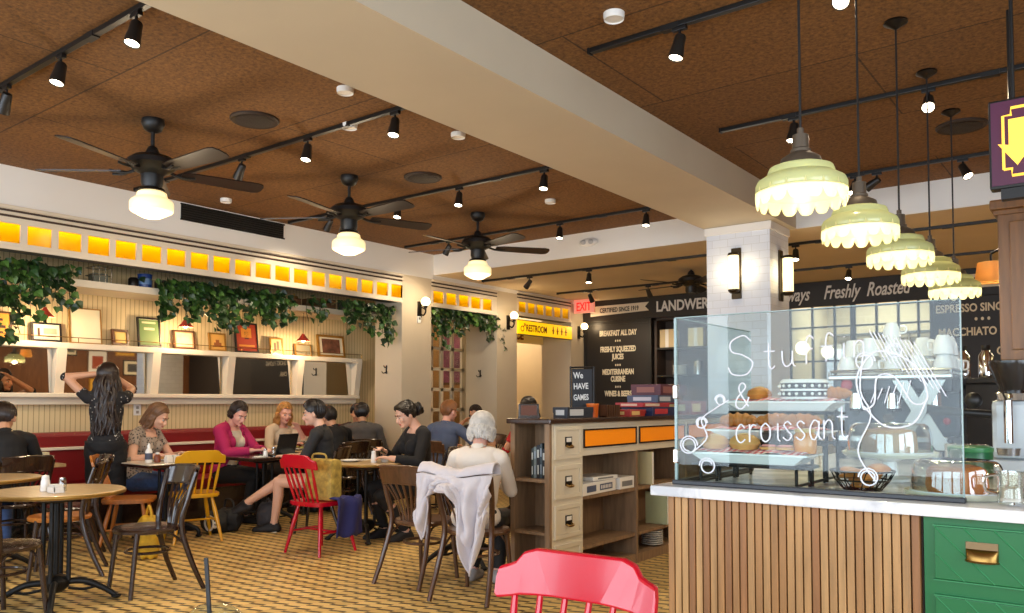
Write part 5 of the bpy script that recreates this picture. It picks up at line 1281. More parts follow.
def iron_base(t, h, r=.36, rot=0.0):
    q = MB()
    for k in range(4):
        a = PI / 4 + k * PI / 2; q.tube([(.075 * math.cos(a), .075 * math.sin(a), .14), (.075 * math.cos(a), .075 * math.sin(a), h - .03)], [.014, .013], 10)
    q.cyl((0, 0, .1), (0, 0, h - .02), .018, n=12)
    q.lathe([(0, .07), (.04, .07), (.075, .1), (.085, .14), (.06, .17), (.03, .18), (0, .18)], 20).lathe([(0, h - .05), (.05, h - .05), (.16, h - .028), (.16, h - .02), (0, h - .02)], 20)
    q.build('column', iron, t, True)
    for k in range(4):
        a = rot + k * PI / 2 + PI / 4; c, s = math.cos(a), math.sin(a)
        pts = spline([(.05 * c, .05 * s, .13), (.16 * c, .16 * s, .125), (.27 * c, .27 * s, .07), (r * c, r * s, .018)], 5)
        MB().tube(pts, [.022 - .0004 * i for i in range(len(pts))], 10).ball((r * c, r * s, .015), (.03, .03, .015), 10).tube(spline([(.07 * c, .07 * s, .09), (.15 * c, .15 * s, .075), (.22 * c, .22 * s, .085)], 4), .009, 6).build('foot', iron, t, True)
def round_table(lab, x, y, r, m, h=.70, edge=None, rot=0.0):
    t = thing('cafe_table', lab, 'table', (x, y, 0))
    MB().lathe([(0, h - .028), (r - .01, h - .028), (r, h - .022), (r, h - .006), (r - .006, h), (0, h)], 56).build('tabletop', m, t, True)
    if edge: MB().lathe([(r + .0005, h - .024), (r + .004, h - .02), (r + .004, h - .008), (r + .0005, h - .004)], 56).build('edge_band', edge, t, True)
    iron_base(t, h - .028, .34, rot)
    return t
def square_table(lab, x, y, sx, sy, m, h=.70, edge=None, rz=0):
    t = thing('cafe_table', lab, 'table', (x, y, 0), rz)
    MB().bx(-sx / 2, sx / 2, -sy / 2, sy / 2, h - .03, h, .008).build('tabletop', m, t)
    if edge: MB().bx(-sx / 2 - .004, sx / 2 + .004, -sy / 2 - .004, sy / 2 + .004, h - .032, h - .008).build('edge_band', edge, t)
    iron_base(t, h - .03, .28)
    return t
TH = .70
brassedge = mat('brass_edge', (160, 124, 60), .35, metal=.7)
whitetop = mat('pale_marble_tabletop', (214, 206, 190), .25, var=.06, vs=5)
round_table('round pale wood table with cast iron base at the front left', -5.33, 2.32, .385, topwood, TH, brassedge, .3)
round_table('round tan table at the left edge behind the front table', -6.62, 2.38, .36, topwood, TH, brassedge, .8)
square_table('pale topped table of the woman in the patterned top', -7.08, 4.05, .62, .7, whitetop, TH, darkwood)
square_table('dark wood table with the open laptop', -7.05, 5.08, .62, .7, darktop, TH, darkwood)
round_table('round tan table in front of the woman with glasses', -5.58, 5.12, .37, topwood, TH, brassedge, .1)
square_table('small dark table of the curly blonde woman', -7.47, 5.95, .5, .5, topwood, TH, darkwood)
round_table('round tan table of the white-haired woman', -4.15, 4.82, .38, topwood, TH, brassedge, .4)
square_table('small pale table by the banquette next to the standing woman', -7.78, 3.1, .5, .5, topwood, TH)
round_table('round table between the man in blue and the woman facing him', -6.5, 7.6, .36, topwood, TH, brassedge)
square_table('brown table of the two guests by the last mirror', -7.68, 6.88, .5, .5, darktop, TH)
round_table('small table below the picture frame holding the iced drink', -1.38, .74, .36, topwood, TH, brassedge)

# iced drink with straw
t = thing('iced_drink', 'plastic cup of iced coffee with black straw at the bottom edge', 'drink', (-1.335, .855, TH))
MB().lathe([(0, 0), (.032, 0), (.045, .15), (.046, .155), (.0445, .155), (.031, .003), (0, .003)], 32).build('cup_body', clear, t, True)
MB().lathe([(0, .006), (.0305, .006), (.042, .13), (0, .13)], 28).build('iced_coffee', mat('iced_coffee', (150, 96, 54), .15), t, True)
q = MB(); rnd = random.Random(2)
for k in range(7): q.box((rnd.uniform(-.022, .022), rnd.uniform(-.022, .022), .132 + rnd.uniform(0, .012)), (.02, .02, .02), .004, Matrix.Rotation(rnd.uniform(0, 3), 3, 'Z'))
q.build('ice_cube', mat('clear_ice', (220, 214, 206), .1, coat=.5), t)
MB().lathe([(.046, .155), (.049, .157), (.049, .163), (.046, .166), (.03, .178), (.012, .182)], 32).build('dome_lid', clear, t, True)
MB().tube([(.008, 0, .02), (-.012, -.008, .265)], .0042, 8).build('straw', black, t, True)

# ------------------------------------------------------------------ table things
def shaker(x, y, z, lab, m=None, h=.085, r=.024, top=None):
    o = thing('shaker', lab, 'shaker', (x, y, z)); MB().lathe([(0, 0), (r, 0), (r * 1.04, .006), (r * .9, h * .6), (r * .75, h * .75), (0, h * .76)], 18).build('jar_body', m or china, o, True)
    MB().lathe([(r * .76, h * .75), (r * .8, h * .78), (r * .7, h * .95), (0, h)], 18).build('cap', top or steel, o, True)
Z = TH + .001
shaker(-5.31, 2.24, Z, 'white ceramic shaker on the front round table', h=.1, r=.028, top=china)
shaker(-5.24, 2.31, Z, 'clear glass shaker beside the white one on the front table', dome_glass)
o = thing('sugar_dish', 'small white dish of packets on the front round table', 'dish', (-5.17, 2.24, Z)); MB().bx(-.05, .05, -.03, .03, 0, .008, .003).bx(-.05, -.045, -.03, .03, .008, .035).bx(.045, .05, -.03, .03, .008, .035).bx(-.05, .05, -.03, -.025, .008, .035).bx(-.05, .05, .025, .03, .008, .035).build('dish_body', china, o)
q = MB()
for k in range(6): q.box((-.035 + .014 * k, 0, .03), (.004, .044, .04), 0, Matrix.Rotation(.15, 3, 'Y'))
q.build('sugar_packets', paper, o)
o = thing('sauce_bottle', 'white labelled sauce bottle on the table of the woman in the patterned top', 'bottle', (-7.02, 3.83, Z)); MB().lathe([(0, 0), (.03, 0), (.032, .01), (.032, .1), (.02, .125), (.012, .13), (0, .13)], 20).build('bottle_body', china, o, True); MB().lathe([(.0325, .03), (.0328, .032), (.0328, .085), (.0325, .087)], 20).build('bottle_label', mat('bottle_label_blue', (70, 76, 96), .5), o, True); MB().lathe([(.013, .13), (.014, .15), (.006, .175), (0, .176)], 14).build('nozzle', china, o, True)
o = thing('sauce_jar', 'squat brown sauce jar beside the white bottle', 'bottle', (-6.98, 3.89, Z)); MB().lathe([(0, 0), (.026, 0), (.028, .01), (.028, .06), (.016, .075), (0, .076)], 18).build('jar_body', mat('brown_sauce', (120, 60, 36), .3), o, True); MB().lathe([(.017, .075), (.017, .092), (0, .093)], 14).build('cap', paper, o, True)
for k, y in enumerate((3.95, 4.02)):
    o = thing('napkin_box', ('near', 'far')[k] + ' white box of packets on the pale table', 'box', (-6.9, y, Z)); MB().bx(-.025, .025, -.03, .03, 0, .05, .004).build('box_body', china, o)
    q = MB()
    for j in range(4): q.bx(-.018 + .01 * j, -.013 + .01 * j, -.025, .025, .045, .066)
    q.build('packets', paper, o)
def plate(x, y, lab, r=.11, m=None):
    o = thing('dinner_plate', lab, 'plate', (x, y, Z)); MB().lathe([(0, 0), (r * .6, 0), (r, .014), (r, .018), (r * .62, .006), (0, .006)], 32).build('plate_dish', china, o, True); return o
o = plate(-7.2, 4.02, 'white plate of food in front of the woman in the patterned top')
q = MB(); rnd = random.Random(4)
for k in range(14): q.ball((rnd.uniform(-.05, .05), rnd.uniform(-.05, .05), .018 + rnd.uniform(0, .012)), (.022, .018, .013), 8)
q.build('food', mat('toast_food', (190, 140, 80), .6, var=.5, vs=20), o, True)
def cup_saucer(x, y, lab):
    o = thing('cup_and_saucer', lab, 'cup', (x, y, Z), R(60)); MB().lathe([(0, 0), (.04, 0), (.075, .012), (.075, .016), (.04, .005), (0, .005)], 28).build('saucer', china, o, True)
    MB().lathe([(0, .006), (.026, .006), (.03, .012), (.045, .04), (.05, .068), (.047, .068), (.042, .042), (.024, .016), (0, .014)], 26).build('bowl', china, o, True)
    MB().tube(spline([(.045, 0, .056), (.072, 0, .054), (.07, 0, .03), (.04, 0, .026)], 4), .005, 8).build('handle', china, o, True)
cup_saucer(-6.95, 4.2, 'large white cup on a saucer on the pale table')
shaker(-6.86, 4.3, Z, 'white salt shaker at the right of the pale table')
# laptop
t = thing('laptop', 'black laptop open on the dark table', 'laptop', (-6.98, 5.17, Z), R(104))
MB().bx(-.15, .15, -.11, .11, 0, .014, .004).build('base', black, t); MB().bx(-.13, .13, -.02, .09, .0142, .015).build('keyboard', mat('dark_keys', (40, 40, 42), .5), t)
M = Matrix.Translation((0, -.115, .012)) @ Matrix.Rotation(R(-78), 4, 'X')
M = Matrix.Translation((0, -.11, .012)) @ Matrix.Rotation(R(104), 4, 'X')
MB().bx(-.15, .15, 0, .215, -.004, .004, .002).xf(M).build('screen', black, t); MB().bx(-.14, .14, .01, .205, .0042, .0045).xf(M).build('display', mat('laptop_display', (30, 34, 40), .2), t)
shaker(-6.86, 4.95, Z, 'white shaker beside the laptop'); shaker(-6.82, 5.02, Z, 'clear glass shaker in front of the laptop', dome_glass, .1)
o = thing('napkin', 'folded white napkin on the dark table by the laptop', 'napkin', (-6.85, 4.87, Z)); MB().bx(-.04, .04, -.05, .05, 0, .006, .002).bx(-.03, .038, -.04, .045, .006, .012, .002).build('cloth', paper, o)
o = thing('paper_sheet', 'white papers lying on the dark table near the young man', 'paper', (-6.86, 5.3, Z)); MB().bx(-.07, .07, -.1, .1, 0, .004).box((.01, .02, .006), (.13, .19, .003), 0, Matrix.Rotation(.2, 3, 'Z')).build('sheet', paper, o)
# table with glasses woman
shaker(-5.42, 5.06, Z, 'white bottle-shaped shaker in front of the woman with glasses', h=.11, r=.026, top=china)
o = plate(-5.68, 5.02, 'white plate with napkin left of the woman with glasses', .1); MB().box((0, 0, .014), (.1, .07, .01), .003, Matrix.Rotation(.4, 3, 'Z')).build('napkin', paper, o)
o = thing('small_bowl', 'small white bowl by the hands of the woman with glasses', 'bowl', (-5.42, 5.2, Z)); MB().lathe([(0, 0), (.03, 0), (.055, .04), (.052, .04), (.028, .006), (0, .006)], 24).build('bowl_body', china, o, True); MB().disc((0, 0, .03), .045, 20).build('soup', mat('pale_soup', (222, 206, 160), .3), o)
o = thing('paper_menu', 'white paper menu lying on the round tan table', 'menu', (-5.75, 5.22, Z)); MB().box((0, 0, .002), (.1, .2, .004), 0, Matrix.Rotation(.3, 3, 'Z')).build('sheet', paper, o); MB().box((0, 0, .0045), (.07, .12, .0006), 0, Matrix.Rotation(.3, 3, 'Z')).build('print', mat('menu_grey', (150, 146, 140), .7), o)
# blonde woman's table
o = plate(-7.52, 5.93, 'plate of salad in front of the curly blonde woman', .11); q = MB()
for k in range(12): q.ball((rnd.uniform(-.06, .06), rnd.uniform(-.06, .06), .02 + rnd.uniform(0, .02)), (.02, .018, .012), 8)
q.build('food', mat('salad', (170, 170, 90), .6, var=.6, vs=20), o, True)
for k in range(4):
    o = thing('water_glass', ('first', 'second', 'third', 'fourth')[k] + ' water glass from the left on the curly blonde woman\'s table', 'glass', (-7.3, 5.8 + .09 * k, Z)); MB().lathe([(0, .004), (.026, .004), (.034, .11), (.032, .11), (.025, .01), (0, .01)], 20).build('glass_body', dome_glass, o, True); MB().lathe([(0, .012), (.025, .012), (.03, .08), (0, .08)], 18).build('water', clear, o, True)
shaker(-7.66, 3.15, Z, 'small yellow-green jar on the little banquette table', mat('yellow_green_jar', (196, 188, 90), .4))
o = thing('napkin_holder', 'pale napkin holder on the little banquette table', 'napkin holder', (-7.7, 3.24, Z)); MB().bx(-.04, .04, -.03, .03, 0, .075, .004).build('holder', steel, o); MB().bx(-.035, .035, -.022, .022, .02, .1, .002).build('napkins', mat('cream_napkin', (230, 220, 180), .8), o)
o = plate(-7.85, 3.02, 'white plate on the little banquette table', .09)
o = plate(-4.2, 4.72, 'white plate on the table of the white-haired woman', .1)
shaker(-6.45, 7.55, Z, 'white shaker on the table of the man in blue')
o = thing('clipboard', 'brown clipboard on the table by the last mirror', 'clipboard', (-7.66, 6.88, Z)); MB().bx(-.1, .1, -.14, .14, 0, .006).build('board', brownwood, o); MB().bx(-.09, .09, -.12, .12, .006, .008).build('sheet', paper, o)
# ------------------------------------------------------------------ bags and cloth
def blobbag(name, lab, loc, sx, sy, sz, m, seed, cat='bag', handle=None, rz=0):
    t = thing(name, lab, cat, loc, rz); rr = random.Random(seed)
    off = Vector((rr.random() * 9, rr.random() * 9, 0))
    q = MB()
    def fn(u_, v_):
        th = 2 * PI * u_; ph = PI * v_
        p = Vector((math.sin(ph) ** .55 * math.cos(th), math.sin(ph) ** .55 * math.sin(th), -math.cos(ph)))
        d = 1 + .16 * noise.noise(p * 2.1 + off) + .05 * noise.noise(p * 6 + off)
        z = max(0, (p.z * .5 * d + .5)) * sz
        return Vector((p.x * sx / 2 * d, p.y * sy / 2 * d, z))
    q.grid(fn, 36, 20).build('bag_body', m, t, True)
    if handle: MB().tube(spline([Vector(h) for h in handle], 6), .011, 8, flat=.6).build('strap', m, t, True)
    return t
blackc = mat('black_canvas', (22, 22, 24), .7, bump=.2, bs=60); greyc = mat('grey_canvas', (66, 64, 68), .8, bump=.2, bs=50)
blobbag('tote_bag', 'black slouchy bag on the floor below the crossed legs', (-6.97, 4.62, 0), .30, .22, .22, blackc, 1, handle=[(-.08, 0, .19), (-.05, 0, .3), (.06, 0, .29), (.1, 0, .19)])
blobbag('tote_bag', 'grey bag on the floor behind the black bag', (-6.78, 4.93, 0), .26, .2, .26, greyc, 2, handle=[(-.06, 0, .2), (0, 0, .3), (.07, 0, .2)])
t = blobbag('backpack', 'black and white backpack on the floor under the yellow chair', (-7.0, 4.5, 0), .3, .26, .2, blackc, 3)
q = MB()
for k in range(6):
    a = k * PI / 3; q.ball((.1 + .045 * math.cos(a), -.09 , .11 + .045 * math.sin(a)), (.02, .025, .016), 8)
q.lathe([(.06, 0), (.075, .0), (.075, .012), (.06, .012)], 24, (.1, -.13, .11), Matrix.Rotation(R(90), 3, 'X')).build('white_wheel_badge', white, t, True)
# patterned bag leaning on the red chair
pat = mat('yellow_brocade', (176, 150, 70), .7, var=.45, vs=22)
t = thing('patterned_bag', 'yellow patterned bag standing on the red chair seat', 'bag', (-5.36, 4.44, SEAT + .003), R(8))
MB().bx(-.15, .15, -.07, .07, 0, .34, .035).build('bag_body', pat, t)
MB().tube(spline([(-.08, -.05, .33), (-.06, -.05, .38), (.06, -.05, .38), (.08, -.05, .33)], 5), .008, 8).build('strap', pat, t, True)
bluec = mat('navy_cloth', (34, 36, 92), .8, bump=.2, bs=30)
t = thing('navy_jacket', 'navy blue jacket hanging off the side of the red chair seat', 'jacket', (-5.17, 4.5, SEAT)); q = MB()
q.grid(lambda u_, v_: Vector((-.03 + .1 * min(1, v_ * 2.5) + .02 * math.sin(9 * u_ + 3 * v_), -.13 + .28 * u_, .02 + (.015 if v_ < .35 else -.30 * (v_ - .35) / .65) + .01 * math.sin(14 * u_))), 20, 16)
o = q.build('cloth', bluec, t, True); sd = o.modifiers.new('thick', 'SOLIDIFY'); sd.thickness = .012
# yellow bag hanging by the bentwood chair
blobbag('yellow_bag', 'yellow cloth bag on the floor behind the front bentwood chair', (-6.25, 3.42, 0), .22, .18, .34, mat('yellow_canvas', (206, 164, 40), .7, var=.3, vs=14), 6, handle=[(-.05, 0, .3), (0, 0, .42), (.06, 0, .3)])
# pale jacket draped over the white-haired woman's chair
t = thing('draped_jacket', 'pale grey jacket draped over the brown slat-back chair', 'jacket', (-3.40, 4.1, 0), R(14))
jm = mat('pale_grey_jersey', (206, 200, 204), .85, bump=.25, bs=26)
def drape(u_, v_):
    x = -.275 + .52 * u_
    low = .70 - .30 * math.exp(-((u_ - .07) / .10) ** 2) - .48 * math.exp(-((u_ - .78) / .19) ** 2) - .03 * math.sin(9 * u_)
    top = .828 + .012 * math.sin(7 * u_ + 1)
    back = -.285 - .05 * (1 - (min(1, abs(x) / .22)) ** 2)
    n1 = noise.noise(Vector((x * 9, v_ * 5, 2.2))); n2 = noise.noise(Vector((x * 22, v_ * 9, 7.1)))
    if v_ < .3:                                   # bunched over the rail
        a = PI * (1.0 - v_ / .3 * 1.15) 
        rr = .055 + .016 * n1 + .008 * n2
        return Vector((x, back + .03 + rr * 1.1 * math.cos(a) * -1 * -1, top - .03 + rr * math.sin(max(a, -.5)) ))
    s_ = (v_ - .3) / .7
    zt = top - .045; z = zt - (zt - low) * s_
    pull = (.76 - u_) * .10 * s_ if u_ > .45 else (.12 - u_) * .06 * s_
    fold = .030 * math.sin(30 * u_ + 4 * s_ + 3 * n1) * min(1, 2.5 * s_) + .02 * n2
    return Vector((x + pull, back - .045 - .045 * s_ * (1 if u_ > .4 else .3) + fold, z))
q = MB().grid(drape, 90, 60)
o = q.build('jacket_cloth', jm, t, True); sd = o.modifiers.new('thick', 'SOLIDIFY'); sd.thickness = .01; sd.offset = -1
q = MB()
def collar(u_, v_):
    th = 2 * PI * v_; x = -.2 + .36 * u_; r = .026 * (math.sin(PI * (.06 + .88 * u_))) ** .5 * (1 + .35 * noise.noise(Vector((x * 16, th, 0))))
    return Vector((x, -.36 + .05 * (2 * u_ - 1) ** 2 + r * math.cos(th), .775 - .10 * (u_ - .3) ** 2 * 4 * .5 + r * 1.3 * math.sin(th)))
q.grid(collar, 40, 14).build('collar_fold', jm, t, True)
# mirrored wall: framed pictures on the brown wall across the room
def wall_picture(y, z, w, h, lab, fm, face, inner):
    t = thing('wall_picture', lab, 'picture', (3.5, y, z), PI)
    MB().bx(0, .02, -w / 2, w / 2, 0, h, .003).build('frame', fm, t); MB().bx(.02, .022, -w / 2 + .03, w / 2 - .03, .03, h - .03).build('print', face, t)
    MB().bx(.022, .024, -w / 2 * .55, w / 2 * .55, h * .24, h * .76).build('picture', inner, t)
for y, z, w, h, lab, fm, face, inner in (
    (9.2, 2.37, .3, .36, 'small black framed picture on the brown wall seen in the mirrors', blackf, matb, mat('wp_a', (90, 96, 90), .6)),
    (9.85, 1.92, .5, .62, 'white matted red print on the brown wall seen in the mirrors', woodf, white, mat('wp_b', (160, 70, 44), .6)),
    (9.95, 1.47, .6, .36, 'yellow print low on the brown wall seen in the mirrors', goldf, mat('wp_c0', (220, 170, 60), .6), mat('wp_c', (170, 110, 40), .6)),
    (10.55, 2.42, .5, .3, 'gold framed print high on the brown wall seen in the mirrors', goldf, mat('wp_c0', (220, 170, 60), .6), mat('wp_d', (190, 120, 50), .6)),
    (10.75, 1.92, .5, .4, 'black framed photo at mid height on the brown wall seen in the mirrors', blackf, matb, mat('wp_e', (70, 70, 74), .6)),
    (11.3, 1.87, .45, .5, 'tall pale photo near the corner of the brown wall', woodf, matb, mat('wp_f', (120, 110, 90), .6)),
    (11.2, 1.42, .5, .34, 'low dark photo near the corner of the brown wall', blackf, matb, mat('wp_g', (60, 70, 60), .6))):
    wall_picture(y, z, w, h, lab, fm, face, inner)
# ------------------------------------------------------------------ people
def ik(a, target, l1, l2, pole):
    a = Vector(a); t = Vector(target); d = t - a; L = d.length
    if L > (l1 + l2) * .995: t = a + d * ((l1 + l2) * .995 / L); d = t - a; L = d.length
    if L < abs(l1 - l2) + .02: L = abs(l1 - l2) + .02
    u = d.normalized(); k = (l1 * l1 - l2 * l2 + L * L) / (2 * L); h = math.sqrt(max(0, l1 * l1 - k * k))
    p = Vector(pole); p = p - u * p.dot(u); p.normalize()
    return a + u * k + p * h, t

SKIN = {'fair': (226, 178, 152), 'tan': (200, 148, 116), 'rosy': (228, 170, 150)}
class Body:
    def __init__(self): self.P = []
    def cap(self, a, b, ra, rb, reg): self.P.append(('c', Vector(a), Vector(b), ra, rb, reg))
    def ell(self, c, r, reg, M=None): self.P.append(('e', Vector(c), Vector(r), M or Matrix.Identity(3), None, reg))
    def mesh(self, voxel):
        q = MB()
        for p in self.P:
            if p[0] == 'e': q.ball(p[1], tuple(p[2]), 18, p[3])
            else:
                a, b, ra, rb = p[1:5]; d = (b - a); L = d.length; u = d.normalized() if L > 1e-6 else Vector((0, 0, 1))
                pts = []; rad = []
                for k in range(5):
                    th = PI / 2 * (1 - k / 5); pts.append(a - u * ra * math.sin(th)); rad.append(max(ra * math.cos(th), ra * .04))
                pts += [a, b]; rad += [ra, rb]
                for k in range(1, 6):
                    th = PI / 2 * k / 5; pts.append(b + u * rb * math.sin(th)); rad.append(max(rb * math.cos(th), rb * .04))
                q.tube(pts, rad, 14)
        me = bpy.data.meshes.new('tmp'); me.from_pydata(q.v, [], q.f); bm = bmesh.new(); bm.from_mesh(me); bmesh.ops.recalc_face_normals(bm, faces=bm.faces); bm.to_mesh(me); bm.free()
        o = bpy.data.objects.new('tmp', me); C.objects.link(o)
        r = o.modifiers.new('r', 'REMESH'); r.mode = 'VOXEL'; r.voxel_size = voxel; r.use_smooth_shade = True
        s = o.modifiers.new('s', 'SMOOTH'); s.factor = .5; s.iterations = 2
        bpy.context.view_layer.update()
        out = bpy.data.meshes.new_from_object(o.evaluated_get(bpy.context.evaluated_depsgraph_get()))
        bpy.data.objects.remove(o); bpy.data.meshes.remove(me)
        return out
    def regions(self, V):
        best = np.full(len(V), 9e9); idx = np.zeros(len(V), int); tt = np.zeros(len(V))
        for i, p in enumerate(self.P):
            if p[0] == 'e':
                M = np.array(p[3].transposed()); r = np.array(p[2])
                k = ((V - np.array(p[1])) @ M.T) / r
                d = (np.linalg.norm(k, axis=1) - 1) * r.min(); t = np.zeros(len(V))
            else:
                a = np.array(p[1]); ab = np.array(p[2]) - a; t = np.clip(((V - a) @ ab) / max(1e-9, ab @ ab), 0, 1)
                d = np.linalg.norm(V - a - t[:, None] * ab, axis=1) - (p[3] + (p[4] - p[3]) * t)
            m = d < best; best[m] = d[m]; idx[m] = i; tt[m] = t[m]
        return [self.P[i][5] for i in idx], tt

def person(lab, loc, rz, sc=.93, hip=.50, lean=6, turn=0, head=(0, 0, 0), female=True, skin='fair', hands=None, feet=None, poles=None, garments=(), hair=None, thick=1.0, stand=False, armpole=None, glasses=False, hold=None, sole=None, base_z=0.0, legs=True, voxel=.008):
    """local frame: origin on the floor below the hips, +Y forward. lengths in stature-1 units times sc"""
    T = thing('person', lab, 'person', (loc[0], loc[1], base_z), R(rz))
    s = sc; B = Body(); g = thick
    hz = hip
    Ml = Matrix.Rotation(R(-lean), 3, 'X'); Mt = Matrix.Rotation(R(turn), 3, 'Z')
    H = Vector((0, 0, hz))
    def U(x, y, z): return H + Mt @ (Ml @ (Vector((x, y, z)) * s))          # torso coordinates from the hip centre
    Mtor = (Mt @ Ml)
    # torso
    wsh = .165 if female else .19
    B.ell(U(0, -.01, .03), Vector((.165 * g, .115 * g, .12)) * s, 'pelvis', Mtor)
    B.ell(U(0, .0, .17), Vector((.135 * g, .10 * g, .15)) * s, 'torso', Mtor)
    B.ell(U(0, .0, .26), Vector((.143 * g, .104 * g, .22)) * s, 'torso', Mtor)
    B.ell(U(0, .005, .34), Vector((.152 * g, .108 * g, .17)) * s, 'torso', Mtor)
    B.ell(U(0, -.02, .42), Vector((.15 * g, .085 * g, .10)) * s, 'torso', Mtor)
    B.cap(U(-wsh + .03, 0, .455), U(wsh - .03, 0, .455), .056 * s, .056 * s, 'torso')
    B.cap(U(-wsh * .55, -.01, .475), U(wsh * .55, -.01, .475), .05 * s, .05 * s, 'torso')
    if female:
        for x in (-.07, .07): B.ell(U(x, .09, .335), Vector((.06, .055, .062)) * s, 'torso', Mtor)
    # neck and head
    nb = U(0, -.005, .50); pitch, yaw, roll = head
    Mh = Mtor @ Matrix.Rotation(R(yaw), 3, 'Z') @ Matrix.Rotation(R(-pitch), 3, 'X') @ Matrix.Rotation(R(roll), 3, 'Y')
    hc = U(0, .025, .50) + Mh @ (Vector((0, .02, .165)) * s)
    def HD(x, y, z): return hc + Mh @ (Vector((x, y, z)) * s)
    B.cap(nb, HD(0, -.03, -.07), .053 * s, .05 * s, 'neck')
    B.ell(HD(0, -.012, .03), Vector((.076, .094, .088)) * s, 'head', Mh)
    B.ell(HD(0, .012, -.03), Vector((.064, .075, .085)) * s, 'head', Mh)
    B.ell(HD(0, .035, -.07), Vector((.044, .05, .045)) * s, 'head', Mh)
    B.ell(HD(0, .078, -.095), Vector((.02, .016, .015)) * s, 'head', Mh)      # chin
    B.cap(HD(0, .088, .0), HD(0, .106, -.034), .008 * s, .013 * s, 'head')    # nose
    for x in (-.011, .011): B.ell(HD(x, .098, -.038), Vector((.009, .009, .007)) * s, 'head', Mh)
    for x in (-.035, .035): B.ell(HD(x, .062, -.03), Vector((.026, .025, .024)) * s, 'head', Mh)   # cheeks
    B.cap(HD(-.04, .076, .022), HD(.04, .076, .022), .011 * s, .011 * s, 'head')                    # brow
    for x in (-.077, .077): B.ell(HD(x * 1.04, -.008, -.014), Vector((.011, .021, .034)) * s, 'ear', Mh)
    B.ell(HD(0, .089, -.06), Vector((.022, .010, .006)) * s, 'lip', Mh); B.ell(HD(0, .087, -.071), Vector((.018, .010, .006)) * s, 'lip', Mh)
    # arms
    l1, l2 = .285 * s, .255 * s
    tips = {}
    for sd, nm in ((1, 'r'), (-1, 'l')):
        sh = U(sd * wsh, 0, .45)
        tg = Vector(hands[0 if sd > 0 else 1])
        pole = Vector((sd * .7, -.5, -.6)) if not armpole else Vector(armpole[0 if sd > 0 else 1])
        el, wr = ik(sh, tg, l1, l2, pole)
        B.cap(sh, el, .047 * s * g, .038 * s, 'uarm'); B.cap(el, wr, .039 * s, .027 * s, 'farm')
        d = (wr - el).normalized()
        side = d.cross(Vector((0, 0, 1)))
        if side.length < .1: side = Vector((1, 0, 0))
        side.normalize(); up = side.cross(d).normalized()
        side *= sd
        pc = wr + d * .045 * s
        for w in (-.026, -.009, .009, .026): B.cap(wr + d * .012 * s + side * w * .6 * s, wr + d * .082 * s + side * w * s, .0145 * s, .0125 * s, 'hand')
        curl = .75 if hold else .4
        for w, L in ((-.030, .068), (-.010, .08), (.010, .074), (.030, .058)):
            k0 = wr + d * .085 * s + side * w * s
            k1 = k0 + (d * math.cos(curl * .4) - up * math.sin(curl * .4)) * L * .45 * s + side * w * .1 * s
            k2 = k1 + (d * math.cos(curl) - up * math.sin(curl)) * L * .32 * s
            k3 = k2 + (d * math.cos(curl * 1.6) - up * math.sin(curl * 1.6)) * L * .25 * s
            B.cap(k0, k1, .0105 * s, .0095 * s, 'hand'); B.cap(k1, k2, .0095 * s, .009 * s, 'hand'); B.cap(k2, k3, .009 * s, .008 * s, 'hand')
        t0 = wr + d * .022 * s - side * .026 * s; t1 = t0 + (d * .6 - side * .7 - up * .25).normalized() * .036 * s; t2 = t1 + (d * .9 - side * .25 - up * .3).normalized() * .028 * s
        B.cap(t0, t1, .0125 * s, .0105 * s, 'hand'); B.cap(t1, t2, .010 * s, .0085 * s, 'hand')
        tips[nm] = (pc, d, side, up)
    # legs
    soles = []
    if legs:
        L1, L2 = .43 * s, .415 * s
        for sd in (1, -1):
            hj = H + Vector((sd * .085 * s, .02 * s, -.02 * s))
            ft = Vector(feet[0 if sd > 0 else 1][:3]); fdir = Vector(feet[0 if sd > 0 else 1][3]).normalized()
            pole = Vector((0, 1, .35)) if not poles else Vector(poles[0 if sd > 0 else 1])
            kn, an = ik(hj, ft, L1, L2, pole)
            B.cap(hj, kn, .086 * s * g, .056 * s * g, 'thigh')
            B.ell(kn, Vector((.055, .055, .056)) * s, 'knee')
            mid = kn.lerp(an, .33); back = (mid - (hj + an) / 2); 
            sh_ = kn.lerp(an, .32) - (fdir * .016 * s)
            B.cap(kn, sh_, .052 * s, .053 * s, 'calf'); B.cap(sh_, an, .053 * s, .035 * s, 'calf')
            dn = (an - kn).normalized()
            fd = (fdir - dn * fdir.dot(dn) * .0).normalized()
            hl = an - fd * .035 * s + Vector((0, 0, -.045 * s)) if abs(fd.z) < .6 else an + dn * .04 * s
            ball = an + fd * .13 * s + Vector((0, 0, -.055 * s)) * (1 if abs(fd.z) < .6 else .3)
            toe = ball + fd * .055 * s
            soles.append(((hl, ball, toe), dn if abs(dn.z) < .8 else Vector((0, 0, -1))))
            B.cap(an, hl, .036 * s, .032 * s, 'foot'); B.cap(hl, ball, .032 * s, .036 * s, 'foot'); B.cap(an, ball, .034 * s, .028 * s, 'foot'); B.cap(ball, toe, .035 * s, .024 * s, 'foot')
    me = B.mesh(voxel)
    n = len(me.vertices); V = np.empty(n * 3); me.vertices.foreach_get('co', V); V = V.reshape(-1, 3)
    NR = np.empty(n * 3); me.vertices.foreach_get('normal', NR); NR = NR.reshape(-1, 3)
    reg, tt = B.regions(V)
    # torso-frame coordinates for garment cuts
    inv = np.array((Mt @ Ml).inverted()); TV = ((V - np.array(H)) @ inv.T) / s
    skm = mat('skin_' + skin, SKIN[skin], .5, var=.06, vs=8); lipm = mat('lip_' + skin, tuple(int(x * k) for x, k in zip(SKIN[skin], (.86, .62, .62))), .4)
    for q_ in list(me.materials): pass
    me.materials.clear(); me.materials.append(skm); me.materials.append(lipm)
    mi = [1 if all(reg[v] == 'lip' for v in p.vertices) else 0 for p in me.polygons]
